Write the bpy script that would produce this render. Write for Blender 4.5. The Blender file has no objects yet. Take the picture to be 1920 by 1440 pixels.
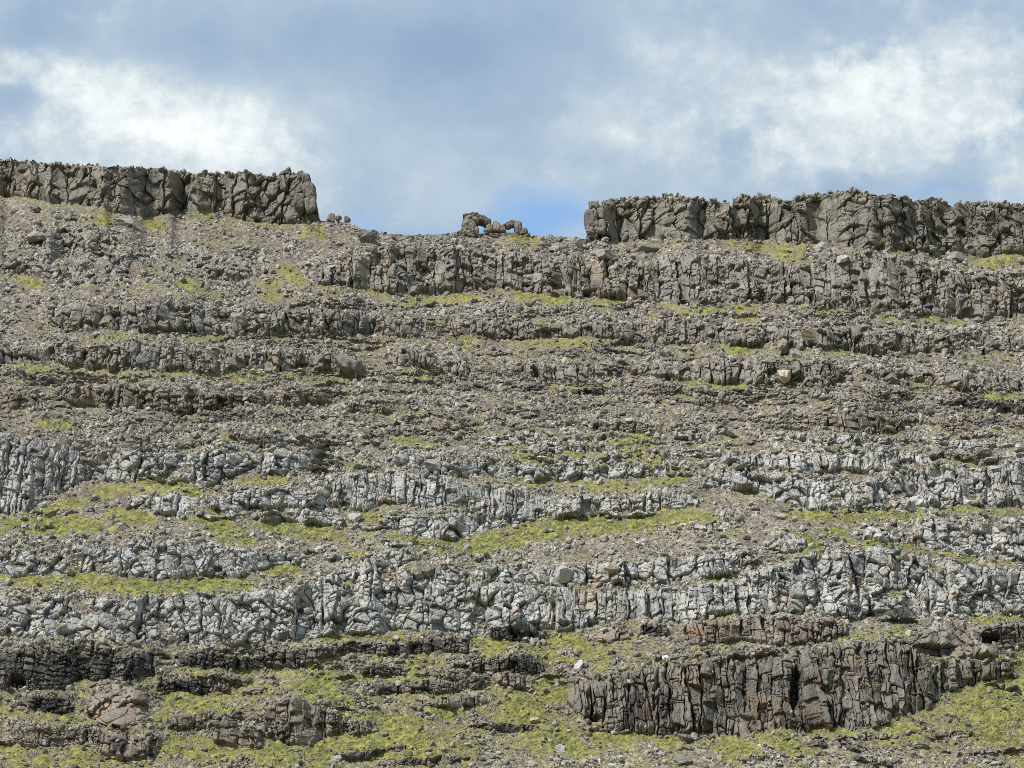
import bpy, bmesh, math
import numpy as np
from mathutils import Vector, Matrix, Euler

# ------------------------------------------------------------------ camera
sc = bpy.context.scene
COL = sc.collection
FPX = 4158.0                       # focal length in photo pixels (1920 wide)
PITCH = math.radians(17.0)
cam_d = bpy.data.cameras.new('camera')
cam = bpy.data.objects.new('camera', cam_d)
COL.objects.link(cam)
cam_d.sensor_width = 36.0
cam_d.lens = 36.0 * FPX / 1920.0
cam_d.clip_start = 0.5
cam_d.clip_end = 60000.0
cam.rotation_euler = (math.pi / 2 + PITCH, 0, 0)
sc.camera = cam

# ------------------------------------------------------------------ sun, sky, exposure
SUN_DIR = Vector((-0.56, -0.56, 0.78)).normalized()       # towards the sun
SUN_EL = math.asin(SUN_DIR.z)
sun_d = bpy.data.lights.new('sun', 'SUN')
sun_d.energy = 4.1
sun_d.angle = math.radians(5.0)
sun_d.color = (1.0, 0.97, 0.925)
sun = bpy.data.objects.new('sun', sun_d)
COL.objects.link(sun)
sun.rotation_euler = SUN_DIR.to_track_quat('Z', 'Y').to_euler()
sc.view_settings.view_transform = 'Standard'
sc.view_settings.look = 'None'
sc.view_settings.exposure = 0.34
sc.view_settings.gamma = 1.0
sc.cycles.max_bounces = 4
sc.cycles.diffuse_bounces = 3
sc.cycles.glossy_bounces = 1
sc.cycles.use_denoising = False
sc.cycles.filter_width = 0.85


def tan_el(v):                     # photo row -> tangent of elevation
    q = (720.0 - v) / FPX
    return (math.sin(PITCH) + q * math.cos(PITCH)) / (math.cos(PITCH) - q * math.sin(PITCH))


def dyv(v):
    q = (720.0 - v) / FPX
    return math.cos(PITCH) - q * math.sin(PITCH)


class NT:
    """tiny node-tree builder"""
    def __init__(self, tree):
        self.t = tree; self.n = tree.nodes; self.l = tree.links
        self.n.clear()

    def node(self, kind, **kw):
        n = self.n.new(kind)
        for k, v in kw.items():
            setattr(n, k, v)
        return n

    def put(self, sock, v):
        if isinstance(v, bpy.types.NodeSocket):
            self.l.new(v, sock)
        else:
            sock.default_value = v

    def math(self, op, a, b=None, c=None, clamp=False):
        n = self.node('ShaderNodeMath', operation=op, use_clamp=clamp)
        self.put(n.inputs[0], a)
        if b is not None: self.put(n.inputs[1], b)
        if c is not None: self.put(n.inputs[2], c)
        return n.outputs[0]

    def mix(self, f, a, b, mode='MIX'):
        n = self.node('ShaderNodeMix', data_type='RGBA', blend_type=mode)
        self.put(n.inputs[0], f); self.put(n.inputs[6], a); self.put(n.inputs[7], b)
        return n.outputs[2]

    def noise(self, vec, scale, detail=4, rough=0.55, dist=0.0):
        n = self.node('ShaderNodeTexNoise')
        self.put(n.inputs['Vector'], vec)
        n.inputs['Scale'].default_value = scale
        n.inputs['Detail'].default_value = detail
        n.inputs['Roughness'].default_value = rough
        n.inputs['Distortion'].default_value = dist
        return n.outputs['Fac']

    def ramp(self, f, stops, interp='LINEAR'):
        n = self.node('ShaderNodeValToRGB')
        n.color_ramp.interpolation = interp
        e = n.color_ramp.elements
        while len(e) < len(stops):
            e.new(0.5)
        for i, (p, c) in enumerate(stops):
            e[i].position = p
            e[i].color = c if len(c) == 4 else (*c, 1)
        self.put(n.inputs[0], f)
        return n.outputs['Color']

    def smooth(self, x, a, b):
        n = self.node('ShaderNodeMapRange', interpolation_type='SMOOTHSTEP')
        self.put(n.inputs[0], x)
        n.inputs[1].default_value = a; n.inputs[2].default_value = b
        return n.outputs[0]


w = bpy.data.worlds.new('World')
sc.world = w
w.use_nodes = True
T = NT(w.node_tree)
out = T.node('ShaderNodeOutputWorld')
bg = T.node('ShaderNodeBackground')
bg.inputs['Strength'].default_value = 0.1
sky = T.node('ShaderNodeTexSky', sky_type='NISHITA', sun_disc=False)
sky.sun_elevation = SUN_EL
sky.sun_rotation = math.atan2(SUN_DIR.x, SUN_DIR.y)
sky.air_density = 1.0
sky.dust_density = 0.6
tc = T.node('ShaderNodeTexCoord').outputs['Generated']
sep = T.node('ShaderNodeSeparateXYZ'); T.put(sep.inputs[0], tc)
# clouds live on a high flat-ish shell: bearing and elevation of the view direction
az = T.math('ARCTAN2', sep.outputs[0], sep.outputs[1])
el = T.math('ARCSINE', sep.outputs[2])


def azel(u, v):
    x = (u - 960.0) / FPX; q = (720.0 - v) / FPX
    d = Vector((x, math.cos(PITCH) - q * math.sin(PITCH), math.sin(PITCH) + q * math.cos(PITCH))).normalized()
    return math.atan2(d.x, d.y), math.asin(d.z)


warp = T.node('ShaderNodeTexNoise')
T.put(warp.inputs['Vector'], tc); warp.inputs['Scale'].default_value = 9; warp.inputs['Detail'].default_value = 3
ws = T.node('ShaderNodeSeparateColor'); T.put(ws.inputs[0], warp.outputs['Color'])
azw = T.math('ADD', az, T.math('MULTIPLY', T.math('SUBTRACT', ws.outputs[0], 0.5), 0.09))
elw = T.math('ADD', el, T.math('MULTIPLY', T.math('SUBTRACT', ws.outputs[1], 0.5), 0.07))


def blob(u, v, ru, rv, amp):
    a0, e0 = azel(u, v)
    da = T.math('DIVIDE', T.math('SUBTRACT', azw, a0), ru / FPX)
    de = T.math('DIVIDE', T.math('SUBTRACT', elw, e0), rv / FPX)
    r2 = T.math('ADD', T.math('MULTIPLY', da, da), T.math('MULTIPLY', de, de))
    return T.math('MULTIPLY', T.math('POWER', 2.718, T.math('MULTIPLY', r2, -1.0)), amp)


def total(blobs):
    s = None
    for b in blobs:
        x = blob(*b)
        s = x if s is None else T.math('ADD', s, x)
    return s


stretch = T.node('ShaderNodeMapping'); T.put(stretch.inputs[0], tc)
stretch.inputs['Scale'].default_value = (1, 1, 1.2)
n1 = T.noise(stretch.outputs[0], 11, 5, 0.50, 0.1)
n2 = T.noise(stretch.outputs[0], 26, 7, 0.58, 0.15)
n3 = T.noise(stretch.outputs[0], 80, 6, 0.62, 0.1)
bright = total([(310, 235, 110, 60, 0.26), (250, 220, 340, 130, 0.26), (460, 210, 110, 80, 0.22), (470, 280, 120, 60, 0.15),
                (1640, 150, 120, 80, 0.20), (1560, 235, 360, 110, 0.22), (1800, 210, 220, 170, 0.12), (720, 110, 330, 90, -0.10), (1000, 290, 200, 70, -0.07), (1300, 120, 260, 120, 0.08), (1500, 120, 120, 70, 0.06), (1740, 90, 140, 80, 0.10), (160, 130, 190, 60, 0.20), (420, 160, 130, 50, 0.08),
                (1160, 270, 110, 28, 0.14), (1200, 80, 60, 45, 0.10), (1330, 70, 60, 30, 0.08),
                (520, 60, 260, 60, -0.20), (1010, 60, 150, 90, -0.16), (60, 30, 90, 40, -0.16), (30, 185, 70, 40, -0.25),
                (820, 130, 200, 80, -0.13), (700, 340, 260, 50, -0.06)])
billow = T.math('ADD', T.math('MULTIPLY', T.math('SUBTRACT', n2, 0.5), 0.95), T.math('MULTIPLY', T.math('SUBTRACT', n3, 0.5), 0.45))
body = T.math('ADD', 0.45, T.math('MULTIPLY', T.smooth(bright, -0.05, 0.40), 0.85))
nz = T.math('ADD', T.math('MULTIPLY', T.math('SUBTRACT', n1, 0.5), 0.85), T.math('MULTIPLY', billow, body))
cl = T.math('ADD', T.math('ADD', 0.36, nz), T.math('MULTIPLY', bright, 0.95))
veil = T.ramp(cl, [(0.0, (0.245, 0.335, 0.475)), (0.30, (0.315, 0.415, 0.530)), (0.50, (0.405, 0.495, 0.575)),
                   (0.68, (0.500, 0.575, 0.625)), (0.86, (0.62, 0.675, 0.700)), (1.0, (0.74, 0.78, 0.785))])
puff = T.math('ADD', T.math('MULTIPLY', bright, 1.25), T.math('MULTIPLY', billow, 1.15))
pm = T.smooth(puff, 0.02, 0.40)
core = T.math('ADD', T.math('MULTIPLY', bright, 0.9), T.math('MULTIPLY', T.math('SUBTRACT', n3, 0.5), 0.9))
white = T.ramp(core, [(0.05, (0.45, 0.525, 0.580)), (0.22, (0.56, 0.62, 0.655)), (0.42, (0.71, 0.755, 0.76)), (0.62, (0.86, 0.875, 0.86))])
cloud_col = T.mix(T.math('MULTIPLY', pm, 0.85), veil, white)
# clear gaps: a strip of blue low over the saddle and the right ridge
gap = total([(850, 450, 300, 48, 0.85), (1020, 430, 120, 50, 0.5), (1760, 365, 130, 16, 0.65), (650, 395, 60, 30, 0.35)])
gap = T.math('ADD', gap, T.math('MULTIPLY', T.math('SUBTRACT', n1, 0.5), 0.9))
gapm = T.smooth(gap, 0.05, 1.25)
blue = T.mix(0.75, sky.outputs[0], (2.4, 4.3, 7.3, 1))
cs = T.node('ShaderNodeVectorMath', operation='SCALE'); T.put(cs.inputs[0], cloud_col); cs.inputs[3].default_value = 10.0
final = T.mix(gapm, cs.outputs[0], blue)
T.put(bg.inputs['Color'], final)
T.l.new(bg.outputs[0], out.inputs[0])

# ------------------------------------------------------------------ numpy noise kit
f4 = np.float32


def hsh(ix, iy, s):
    a = ix.astype(np.int64).astype(np.uint32) * np.uint32(374761393)
    b = iy.astype(np.int64).astype(np.uint32) * np.uint32(668265263)
    h = a + b + np.uint32((s * 2246822519 + 3266489917) & 0xffffffff)
    h ^= h >> np.uint32(13); h *= np.uint32(1274126177); h ^= h >> np.uint32(16)
    h *= np.uint32(2246822519); h ^= h >> np.uint32(13)
    return (h >> np.uint32(8)).astype(f4) * f4(1.0 / 16777216.0)


def vn(x, y, s):                   # value noise, -1..1
    x = np.asarray(x, f4); y = np.asarray(y, f4)
    ix = np.floor(x); iy = np.floor(y)
    fx = x - ix; fy = y - iy
    fx = fx * fx * (3 - 2 * fx); fy = fy * fy * (3 - 2 * fy)
    a = hsh(ix, iy, s); b = hsh(ix + 1, iy, s); c = hsh(ix, iy + 1, s); d = hsh(ix + 1, iy + 1, s)
    return 2 * (a + (b - a) * fx + (c - a) * fy + (a - b - c + d) * fx * fy) - 1


def fbm(x, y, s, o=3):
    r = 0; k = 1.0; t = 0
    for i in range(o):
        r = r + k * vn(x * 2.03 ** i + 17.1 * i, y * 2.03 ** i - 9.7 * i, s + i); t += k; k *= 0.5
    return r / t * 1.4


def voro(x, y, w, h, s, jit=0.9, wv=0.35, box=True):
    """cellular pattern in metres: returns cell hashes r1,r2,r3, edge distance, offset from the cell centre"""
    gx = x / w; gy = y / h
    ix = np.floor(gx); iy = np.floor(gy)
    F1 = np.full(x.shape, 9, f4); F2 = np.full(x.shape, 9, f4)
    bx = np.zeros(x.shape, f4); by = bx.copy(); cx = bx.copy(); cy = bx.copy()
    for i in (-1, 0, 1):
        for j in (-1, 0, 1):
            ax = ix + i; ay = iy + j
            dx = gx - (ax + 0.5 + jit * (hsh(ax, ay, s) - 0.5))
            dy = gy - (ay + 0.5 + jit * (hsh(ax, ay, s + 1) - 0.5))
            if box:
                d = np.sqrt(np.sqrt(dx ** 4 + dy ** 4))
            else:
                d = np.sqrt(dx * dx + dy * dy)
            d = d + wv * (hsh(ax, ay, s + 2) - 0.5)
            n = d < F1
            F2 = np.where(n, F1, np.minimum(F2, d))
            F1 = np.where(n, d, F1)
            bx = np.where(n, dx, bx); by = np.where(n, dy, by)
            cx = np.where(n, ax, cx); cy = np.where(n, ay, cy)
    return (hsh(cx, cy, s + 3), hsh(cx, cy, s + 4), hsh(cx, cy, s + 5),
            (F2 - F1) * min(w, h), bx * w, by * h, F1)


def cell1(x, w, s, lane, jit=0.85):
    """one row of cells of uneven width; lane keeps neighbouring rows out of step"""
    gx = x / w; ix = np.floor(gx)
    F1 = np.full(x.shape, 9, f4); F2 = F1.copy(); c = np.zeros(x.shape, f4); o = c.copy()
    for i in (-1, 0, 1):
        a = ix + i
        d_ = gx - (a + 0.5 + jit * (hsh(a, lane, s) - 0.5)); ad = np.abs(d_)
        n = ad < F1
        F2 = np.where(n, F1, np.minimum(F2, ad)); F1 = np.where(n, ad, F1)
        c = np.where(n, a, c); o = np.where(n, d_, o)
    return c, (F2 - F1) * 0.5 * w, o * w


def joints(x, z, w, h, s):
    """blocks cut by upright joints, each column broken crosswise at its own heights"""
    zero = np.zeros(x.shape, f4)
    lean = 0.22 * vn(x / (4 * w), z / (3 * h), s + 40)
    c, ex, dx = cell1(x + lean * h * np.sin(z / h), w, s, zero)
    hc = h * (0.65 + 0.8 * hsh(c, zero, s + 1))
    zt = z + (hsh(c, zero, s + 2) - 0.5) * 0.7 * dx
    gz = zt / hc
    rrow = np.floor(gz)
    fz = gz - rrow
    cut = 0.3 * (hsh(c, rrow, s + 6) - 0.5)
    low = fz < np.abs(cut)
    rrow = np.where(low, rrow - 1, rrow)
    nxt = 1 + np.abs(0.3 * (hsh(c, np.floor(gz) + 1, s + 6) - 0.5))
    up = np.where(low, np.abs(cut) - fz, nxt - fz)
    dn = np.where(low, 9.0, fz - np.abs(cut))
    ez = np.minimum(up, dn) * hc
    dz = (0.5 - up / np.maximum(up + dn, 1e-3)) * hc * (~low)
    return hsh(c, rrow, s + 3), hsh(c, rrow, s + 4), hsh(c, rrow, s + 5), np.minimum(ex, ez) * 2, dx, dz, ex


def sst(x, a, b):
    t = np.clip((x - a) / (b - a), 0, 1)
    return t * t * (3 - 2 * t)


def blur_u(a, n):                  # box blur x2 along columns
    for _ in range(2):
        p = np.pad(a, ((0, 0), (n + 1, n)), mode='edge')
        c = np.cumsum(p, axis=1, dtype=np.float64)
        a = ((c[:, 2 * n + 1:] - c[:, :-2 * n - 1]) / (2 * n + 1)).astype(f4)
    return a


def blur_v(a, n):
    return blur_u(np.ascontiguousarray(a.T), n).T


# ------------------------------------------------------------------ what the photograph shows: rock bands
# (style, short name, label, upper edge, lower edge) in photo pixels; the edges become real ledges on the hillside
SKY = [(-300, 300), (0, 301), (10, 305), (65, 308), (110, 310), (200, 313), (283, 316), (333, 322), (373, 327), (417, 326), (460, 324),
       (510, 331), (530, 328), (543, 326), (570, 330), (578, 345), (585, 358), (592, 372), (597, 398), (600, 411), (616, 413), (655, 422), (680, 432),
       (720, 438), (760, 441), (800, 443), (840, 440), (862, 436), (880, 438), (930, 439), (985, 437), (1000, 442), (1040, 445), (1080, 447),
       (1101, 450), (1104, 425), (1107, 392), (1112, 384), (1126, 382), (1150, 373), (1195, 372), (1240, 369), (1276, 370), (1310, 375),
       (1345, 381), (1366, 393), (1372, 394), (1375, 377), (1413, 371), (1443, 369), (1473, 379), (1493, 371), (1530, 366), (1557, 361),
       (1597, 359), (1613, 366), (1647, 370), (1683, 376), (1703, 376), (1747, 373), (1780, 378), (1813, 383), (1840, 382), (1920, 386), (2220, 390)]
B = []


def band(style, short, label, top, bot):
    B.append((style, short, label, top, bot))


band('sum', 'the left summit cliff', 'long dark grey cliff forming the left half of the skyline', [(-300, 301), (0, 303), (110, 312), (283, 318), (373, 329), (460, 326), (510, 333), (543, 328), (570, 331), (580, 347), (592, 374), (600, 412)],
     [(-300, 355), (0, 363), (50, 373), (110, 380), (180, 387), (227, 400), (277, 405), (333, 396), (383, 394), (420, 403), (467, 415), (520, 422), (575, 418), (600, 413)])
band('sum', 'the right summit cliff', 'short blocky summit cliff with overhanging left end, right of the saddle', [(1101, 446), (1107, 392), (1126, 382), (1195, 373), (1276, 371), (1345, 382), (1371, 394)],
     [(1101, 450), (1150, 450), (1200, 448), (1290, 450), (1371, 448)])
band('sum', 'the long right summit cliff', 'long craggy summit cliff running to the edge right of the notch', [(1371, 385), (1376, 378), (1443, 370), (1473, 380), (1530, 367), (1597, 360), (1647, 371), (1747, 374), (1813, 384), (1920, 386), (2220, 390)],
     [(1371, 448), (1440, 447), (1467, 457), (1493, 457), (1557, 454), (1603, 468), (1680, 470), (1747, 473), (1830, 478), (1920, 476), (2220, 474)])
band('grey', 'the cliff under the saddle', 'broad grey cliff below the saddle and the rock arch', [(590, 515), (640, 498), (700, 472), (760, 466), (850, 470), (930, 480), (1000, 486), (1060, 482), (1130, 498), (1200, 490), (1230, 487)],
     [(590, 532), (660, 541), (740, 550), (847, 550), (940, 543), (1057, 557), (1100, 560), (1140, 557), (1230, 566)])
band('grey', 'the tall grey cliff', 'tall grey cliff with deep vertical cracks under the right summit', [(1230, 487), (1290, 482), (1347, 492), (1420, 497), (1500, 500), (1560, 492), (1613, 478), (1650, 480), (1700, 492), (1780, 508), (1830, 520), (1880, 514), (1920, 511), (2220, 520)],
     [(1230, 566), (1300, 571), (1363, 573), (1447, 564), (1513, 577), (1613, 577), (1647, 578), (1713, 588), (1797, 596), (1897, 593), (2220, 590)])
band('rub', 'the rubbly outcrop', 'bouldery broken outcrop in the scree below the left summit cliff', [(-300, 470), (0, 468), (60, 442), (120, 434), (180, 445), (250, 470), (300, 480), (350, 476), (410, 478), (480, 495)],
     [(-300, 515), (0, 514), (50, 516), (130, 525), (250, 528), (340, 522), (440, 520), (480, 515)])
band('grey', 'the third left tier', 'dark blocky ledge cliff, third tier down at the left', [(85, 592), (133, 575), (217, 575), (267, 578), (353, 575), (433, 588), (483, 590), (533, 590), (600, 584), (640, 582), (690, 594), (740, 594), (800, 603)],
     [(85, 603), (113, 613), (160, 617), (233, 620), (300, 627), (350, 620), (400, 622), (463, 630), (550, 622), (610, 625), (673, 627), (773, 633), (800, 630)])
band('grey', 'the third middle tier', 'dark ledge cliff stepping down in the middle of the third tier', [(833, 600), (880, 600), (923, 607), (1040, 612), (1173, 612), (1240, 604), (1320, 612)],
     [(833, 613), (857, 623), (923, 633), (960, 642), (1007, 633), (1057, 633), (1140, 633), (1173, 642), (1223, 645), (1320, 648)])
band('grey', 'the third right tier', 'long straight ledge cliff with box shaped blocks at the right', [(1320, 612), (1413, 618), (1497, 622), (1580, 616), (1680, 625), (1780, 630), (1920, 638), (2220, 645)],
     [(1320, 648), (1420, 647), (1447, 650), (1530, 655), (1613, 657), (1680, 662), (1763, 667), (1847, 663), (1920, 660), (2220, 662)])
band('grey', 'the fourth left tier', 'low grey ledge of squat blocks above a long grass strip', [(-300, 650), (20, 655), (100, 650), (167, 647), (250, 643), (300, 653), (400, 657), (500, 662), (633, 662), (683, 680)],
     [(-300, 672), (13, 680), (67, 683), (117, 685), (183, 690), (233, 697), (283, 690), (383, 703), (433, 693), (500, 693), (563, 700), (617, 698), (667, 711), (683, 706)])
band('grey', 'the small middle ledge', 'small crumbling grey ledge beside slanting green grass', [(722, 662), (780, 655), (820, 668), (885, 688)],
     [(722, 682), (755, 690), (790, 690), (850, 703), (885, 706)])
band('grey', 'the fourth middle tier', 'dark ledge cliff with one deep cleft above two grass patches', [(963, 683), (993, 680), (1057, 688), (1123, 690), (1167, 692)],
     [(963, 699), (973, 701), (1040, 710), (1090, 720), (1123, 707), (1167, 706)])
band('grey', 'the stub ledge', 'short grey ledge left of the big square blocks', [(1180, 690), (1250, 690), (1316, 686)], [(1180, 703), (1230, 708), (1316, 713)])
band('grey', 'the square block cliff', 'ledge cliff of big square blocks behind a cream boulder', [(1318, 684), (1413, 680), (1455, 676), (1493, 680), (1547, 687), (1597, 697), (1640, 700)],
     [(1318, 714), (1397, 722), (1500, 724), (1553, 724), (1580, 711), (1627, 720), (1640, 718)])
band('grey', 'the lower right ledge', 'long rounded grey ledge cliff above grass at the right edge', [(1650, 696), (1697, 690), (1747, 702), (1847, 704), (1920, 710), (2220, 716)],
     [(1650, 709), (1690, 710), (1747, 723), (1813, 732), (1890, 736), (1920, 728), (2220, 732)])
band('brown', 'the brown stub', 'small brown cliff end at the left edge', [(-300, 735), (20, 736), (74, 746)], [(-300, 768), (30, 768), (74, 763)])
band('brown', 'the brown left ledge', 'reddish brown layered ledge with black wet rock below its right end', [(115, 731), (170, 723), (230, 722), (280, 725), (310, 730), (380, 735), (440, 740), (500, 742), (580, 736), (625, 737)],
     [(115, 750), (135, 758), (180, 765), (210, 766), (270, 765), (310, 778), (330, 782), (380, 775), (430, 765), (460, 757), (530, 757), (560, 760), (625, 752)])
band('ledge', 'the low striped ledge', 'thin low ledge of dark blocks in mid slope scree', [(850, 724), (925, 718), (1030, 722)], [(850, 733), (950, 737), (1030, 731)])
band('dark', 'the small black ledge', 'tiny black wet ledge under the two grass patches', [(1070, 731), (1135, 729)], [(1070, 740), (1135, 740)])
band('ledge', 'the pebbly ledge', 'short stony ledge with rubble heaped on its top', [(1195, 722), (1230, 716), (1290, 720)], [(1195, 738), (1230, 743), (1290, 741)])
band('ledge', 'the striped outcrop', 'low banded outcrop right of the cream boulder', [(1518, 736), (1560, 729), (1600, 727), (1650, 730), (1712, 738)], [(1518, 746), (1600, 753), (1660, 756), (1712, 748)])
band('dark', 'the black strata', 'thin black layered ledge at the right edge', [(1750, 750), (1800, 749), (1860, 753), (1920, 756), (2220, 760)], [(1750, 760), (1800, 763), (1860, 768), (1920, 771), (2220, 775)])
band('brown', 'the brown block', 'square brown layered block standing out of the right scree', [(1538, 784), (1600, 774), (1665, 776), (1704, 786)], [(1538, 795), (1600, 815), (1665, 816), (1704, 802)])
band('ledge', 'the tumbled ledge', 'tumbled low ledge of brown stones near the right edge', [(1755, 790), (1800, 785), (1870, 782), (1920, 790), (2220, 795)], [(1755, 803), (1800, 812), (1860, 806), (1920, 805), (2220, 812)])
band('brown', 'the brown hump', 'low brown hump of rock with a dark hollow at its left', [(648, 764), (690, 752), (738, 762)], [(648, 774), (700, 776), (738, 773)])
band('ledge', 'the loaf rock', 'low loaf shaped brown outcrop in the middle scree', [(718, 810), (750, 802), (808, 806)], [(718, 818), (760, 820), (808, 815)])
band('dark', 'the black slit', 'thin black ledge in the middle of the scree', [(975, 777), (1012, 777)], [(975, 785), (1012, 785)])
band('brown', 'the ribbed ledge', 'small ribbed brown ledge with a black wet end', [(1110, 796), (1150, 793), (1200, 796), (1250, 798)], [(1110, 808), (1150, 809), (1200, 808), (1250, 812)])
band('ledge', 'the thin right ledge', 'thin dark ledge left of the square brown block', [(1430, 798), (1490, 800), (1540, 806)], [(1430, 803), (1490, 808), (1540, 813)])
band('ledge', 'the slab ledge', 'pale slab ledge above the left grey bluff', [(215, 827), (250, 818), (290, 817), (390, 821), (398, 828)], [(215, 833), (240, 838), (350, 841), (398, 832)])
band('dark', 'the stained ledge', 'short dark stained ledge over straw coloured grass', [(427, 814), (470, 813), (533, 824)], [(427, 822), (480, 829), (533, 831)])
band('col', 'the left grey bluff', 'tall pale grey bluff standing at the left edge', [(-300, 830), (0, 829), (40, 824), (72, 822), (115, 834), (140, 845), (166, 872)],
     [(-300, 960), (0, 964), (50, 957), (85, 932), (120, 922), (150, 905), (166, 886)])
band('light', 'the shaded grey cliff', 'grey cliff with black shaded clefts right of the left bluff', [(166, 868), (190, 856), (225, 850), (290, 850), (330, 855), (380, 848), (430, 850), (470, 852), (530, 850), (590, 862)],
     [(166, 884), (200, 905), (240, 906), (290, 891), (330, 900), (395, 912), (420, 896), (480, 890), (525, 893), (560, 881), (590, 874)])
band('light', 'the pale boulder ledge', 'line of pale rounded blocks along the middle ledge', [(718, 850), (745, 845), (790, 858), (850, 864), (930, 870), (1000, 875), (1100, 880), (1200, 884), (1250, 878)],
     [(718, 866), (760, 874), (800, 880), (840, 888), (900, 890), (950, 895), (1020, 898), (1100, 900), (1200, 897), (1250, 888)])
band('col', 'the ribbed grey ledge', 'grey ledge of narrow upright ribs in the right middle slope', [(1350, 852), (1430, 855), (1520, 856), (1600, 852), (1700, 852), (1765, 854)],
     [(1350, 866), (1430, 876), (1460, 883), (1530, 888), (1600, 885), (1670, 883), (1720, 872), (1765, 866)])
band('dark', 'the dark overhang', 'dark overhang over a small grass patch at the right', [(1755, 850), (1810, 852), (1860, 846)], [(1755, 858), (1790, 864), (1830, 864), (1860, 858)])
band('light', 'the knobbly left ledge', 'knobbly low grey ledge between two green terraces at the left', [(240, 936), (290, 930), (350, 934), (400, 935), (440, 925), (500, 918), (560, 918), (620, 921)],
     [(240, 952), (260, 956), (310, 967), (345, 971), (360, 956), (430, 963), (480, 953), (530, 951), (560, 953), (620, 953)])
band('col', 'the split pillar cliff', 'pale cliff split into upright pillars in the middle of the slope', [(622, 915), (660, 892), (700, 889), (740, 890), (830, 895), (880, 906), (940, 920), (1000, 930), (1060, 934), (1120, 934), (1180, 929), (1280, 927), (1310, 934)],
     [(622, 948), (640, 947), (680, 957), (740, 946), (800, 951), (860, 951), (910, 960), (960, 974), (1010, 971), (1080, 970), (1130, 962), (1180, 955), (1240, 955), (1310, 950)])
band('light', 'the lens outcrop', 'lens shaped grey outcrop sagging into the green terrace', [(708, 978), (740, 966), (800, 961), (900, 966), (990, 972)],
     [(708, 983), (725, 988), (760, 1000), (800, 1008), (840, 1014), (880, 1001), (930, 986), (990, 976)])
band('light', 'the cobbly ledge', 'row of grey cobbles between two strips of grass', [(470, 964), (530, 957), (600, 960), (648, 972)], [(470, 976), (530, 976), (600, 981), (648, 988)])
band('light', 'the smooth grey face', 'pale grey cliff with a broad smooth face at the right', [(1315, 895), (1360, 886), (1420, 889), (1480, 893), (1550, 908), (1620, 905), (1670, 892), (1700, 880), (1760, 878), (1850, 880)],
     [(1315, 912), (1400, 917), (1470, 940), (1500, 958), (1560, 952), (1640, 955), (1700, 957), (1740, 950), (1780, 945), (1850, 953)])
band('col', 'the right edge pillars', 'pale upright pillars at the right edge of the middle slope', [(1850, 876), (1880, 872), (1920, 868), (2220, 860)], [(1850, 952), (1880, 950), (1920, 953), (2220, 955)])
band('light', 'the left terrace cliff', 'pale rounded cliff above a bright green grass terrace', [(-300, 1042), (0, 1040), (60, 1034), (130, 1031), (190, 1034), (240, 1025), (300, 1012), (350, 1025), (400, 1030), (450, 1034), (490, 1045), (530, 1040), (562, 1044)],
     [(-300, 1072), (0, 1075), (50, 1080), (120, 1076), (160, 1070), (210, 1080), (270, 1086), (290, 1091), (310, 1086), (370, 1083), (410, 1080), (450, 1084), (490, 1067), (562, 1060)])
band('light', 'the boulder row', 'row of big pale blocks perched on an undercut ledge', [(880, 1068), (940, 1060), (1000, 1063), (1040, 1064), (1090, 1062), (1140, 1060), (1200, 1058), (1280, 1050), (1340, 1044), (1400, 1036), (1412, 1042)],
     [(880, 1085), (920, 1095), (1000, 1097), (1050, 1102), (1090, 1098), (1120, 1099), (1170, 1098), (1220, 1095), (1280, 1090), (1330, 1085), (1370, 1076), (1412, 1056)])
band('light', 'the long pale cliff', 'long pale grey cliff of cobbled rock across the lower left', [(-300, 1115), (0, 1116), (60, 1121), (150, 1121), (220, 1126), (300, 1122), (400, 1119), (460, 1116), (520, 1112), (570, 1100), (605, 1080)],
     [(-300, 1195), (0, 1196), (60, 1196), (140, 1201), (220, 1201), (300, 1204), (380, 1206), (430, 1209), (470, 1210), (520, 1197), (605, 1194)])
band('light', 'the central grey buttress', 'massive pale grey buttress bulging in the lower middle', [(605, 1090), (640, 1070), (680, 1048), (720, 1034), (760, 1040), (800, 1055), (850, 1062), (882, 1090), (930, 1100), (1000, 1101), (1040, 1106)],
     [(605, 1194), (640, 1189), (700, 1188), (760, 1181), (840, 1186), (900, 1191), (980, 1181), (1040, 1184)])
band('col', 'the pale pillar cliff', 'pale cliff of stubby pillars below the boulder row', [(1040, 1106), (1070, 1112), (1120, 1114), (1200, 1110), (1280, 1102), (1340, 1097), (1400, 1082), (1440, 1064), (1460, 1060)],
     [(1040, 1184), (1080, 1181), (1140, 1171), (1200, 1161), (1280, 1166), (1340, 1151), (1420, 1149), (1460, 1150)])
band('light', 'the great right buttress', 'massive pale cliff at the lower right with dark moss in one cleft', [(1460, 1062), (1500, 1049), (1560, 1036), (1600, 1028), (1680, 1030), (1740, 1048), (1800, 1058), (1860, 1062), (1920, 1074), (2220, 1080)],
     [(1460, 1150), (1500, 1151), (1560, 1151), (1600, 1160), (1680, 1161), (1760, 1156), (1840, 1151), (1920, 1151), (2220, 1155)])
band('light', 'the tumbled right ledge', 'pale ledge of tumbled blocks above the great right buttress', [(1600, 987), (1640, 984), (1680, 988), (1735, 974), (1800, 985), (1860, 990), (1920, 1000), (2220, 1010)],
     [(1600, 1000), (1640, 1014), (1700, 1015), (1750, 1030), (1800, 1040), (1860, 1046), (1920, 1046), (2220, 1050)])
band('light', 'the pale knob', 'small pale knob of blocks left of a grass patch', [(1430, 1020), (1465, 1008), (1512, 1012)], [(1430, 1030), (1470, 1042), (1512, 1032)])
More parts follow.
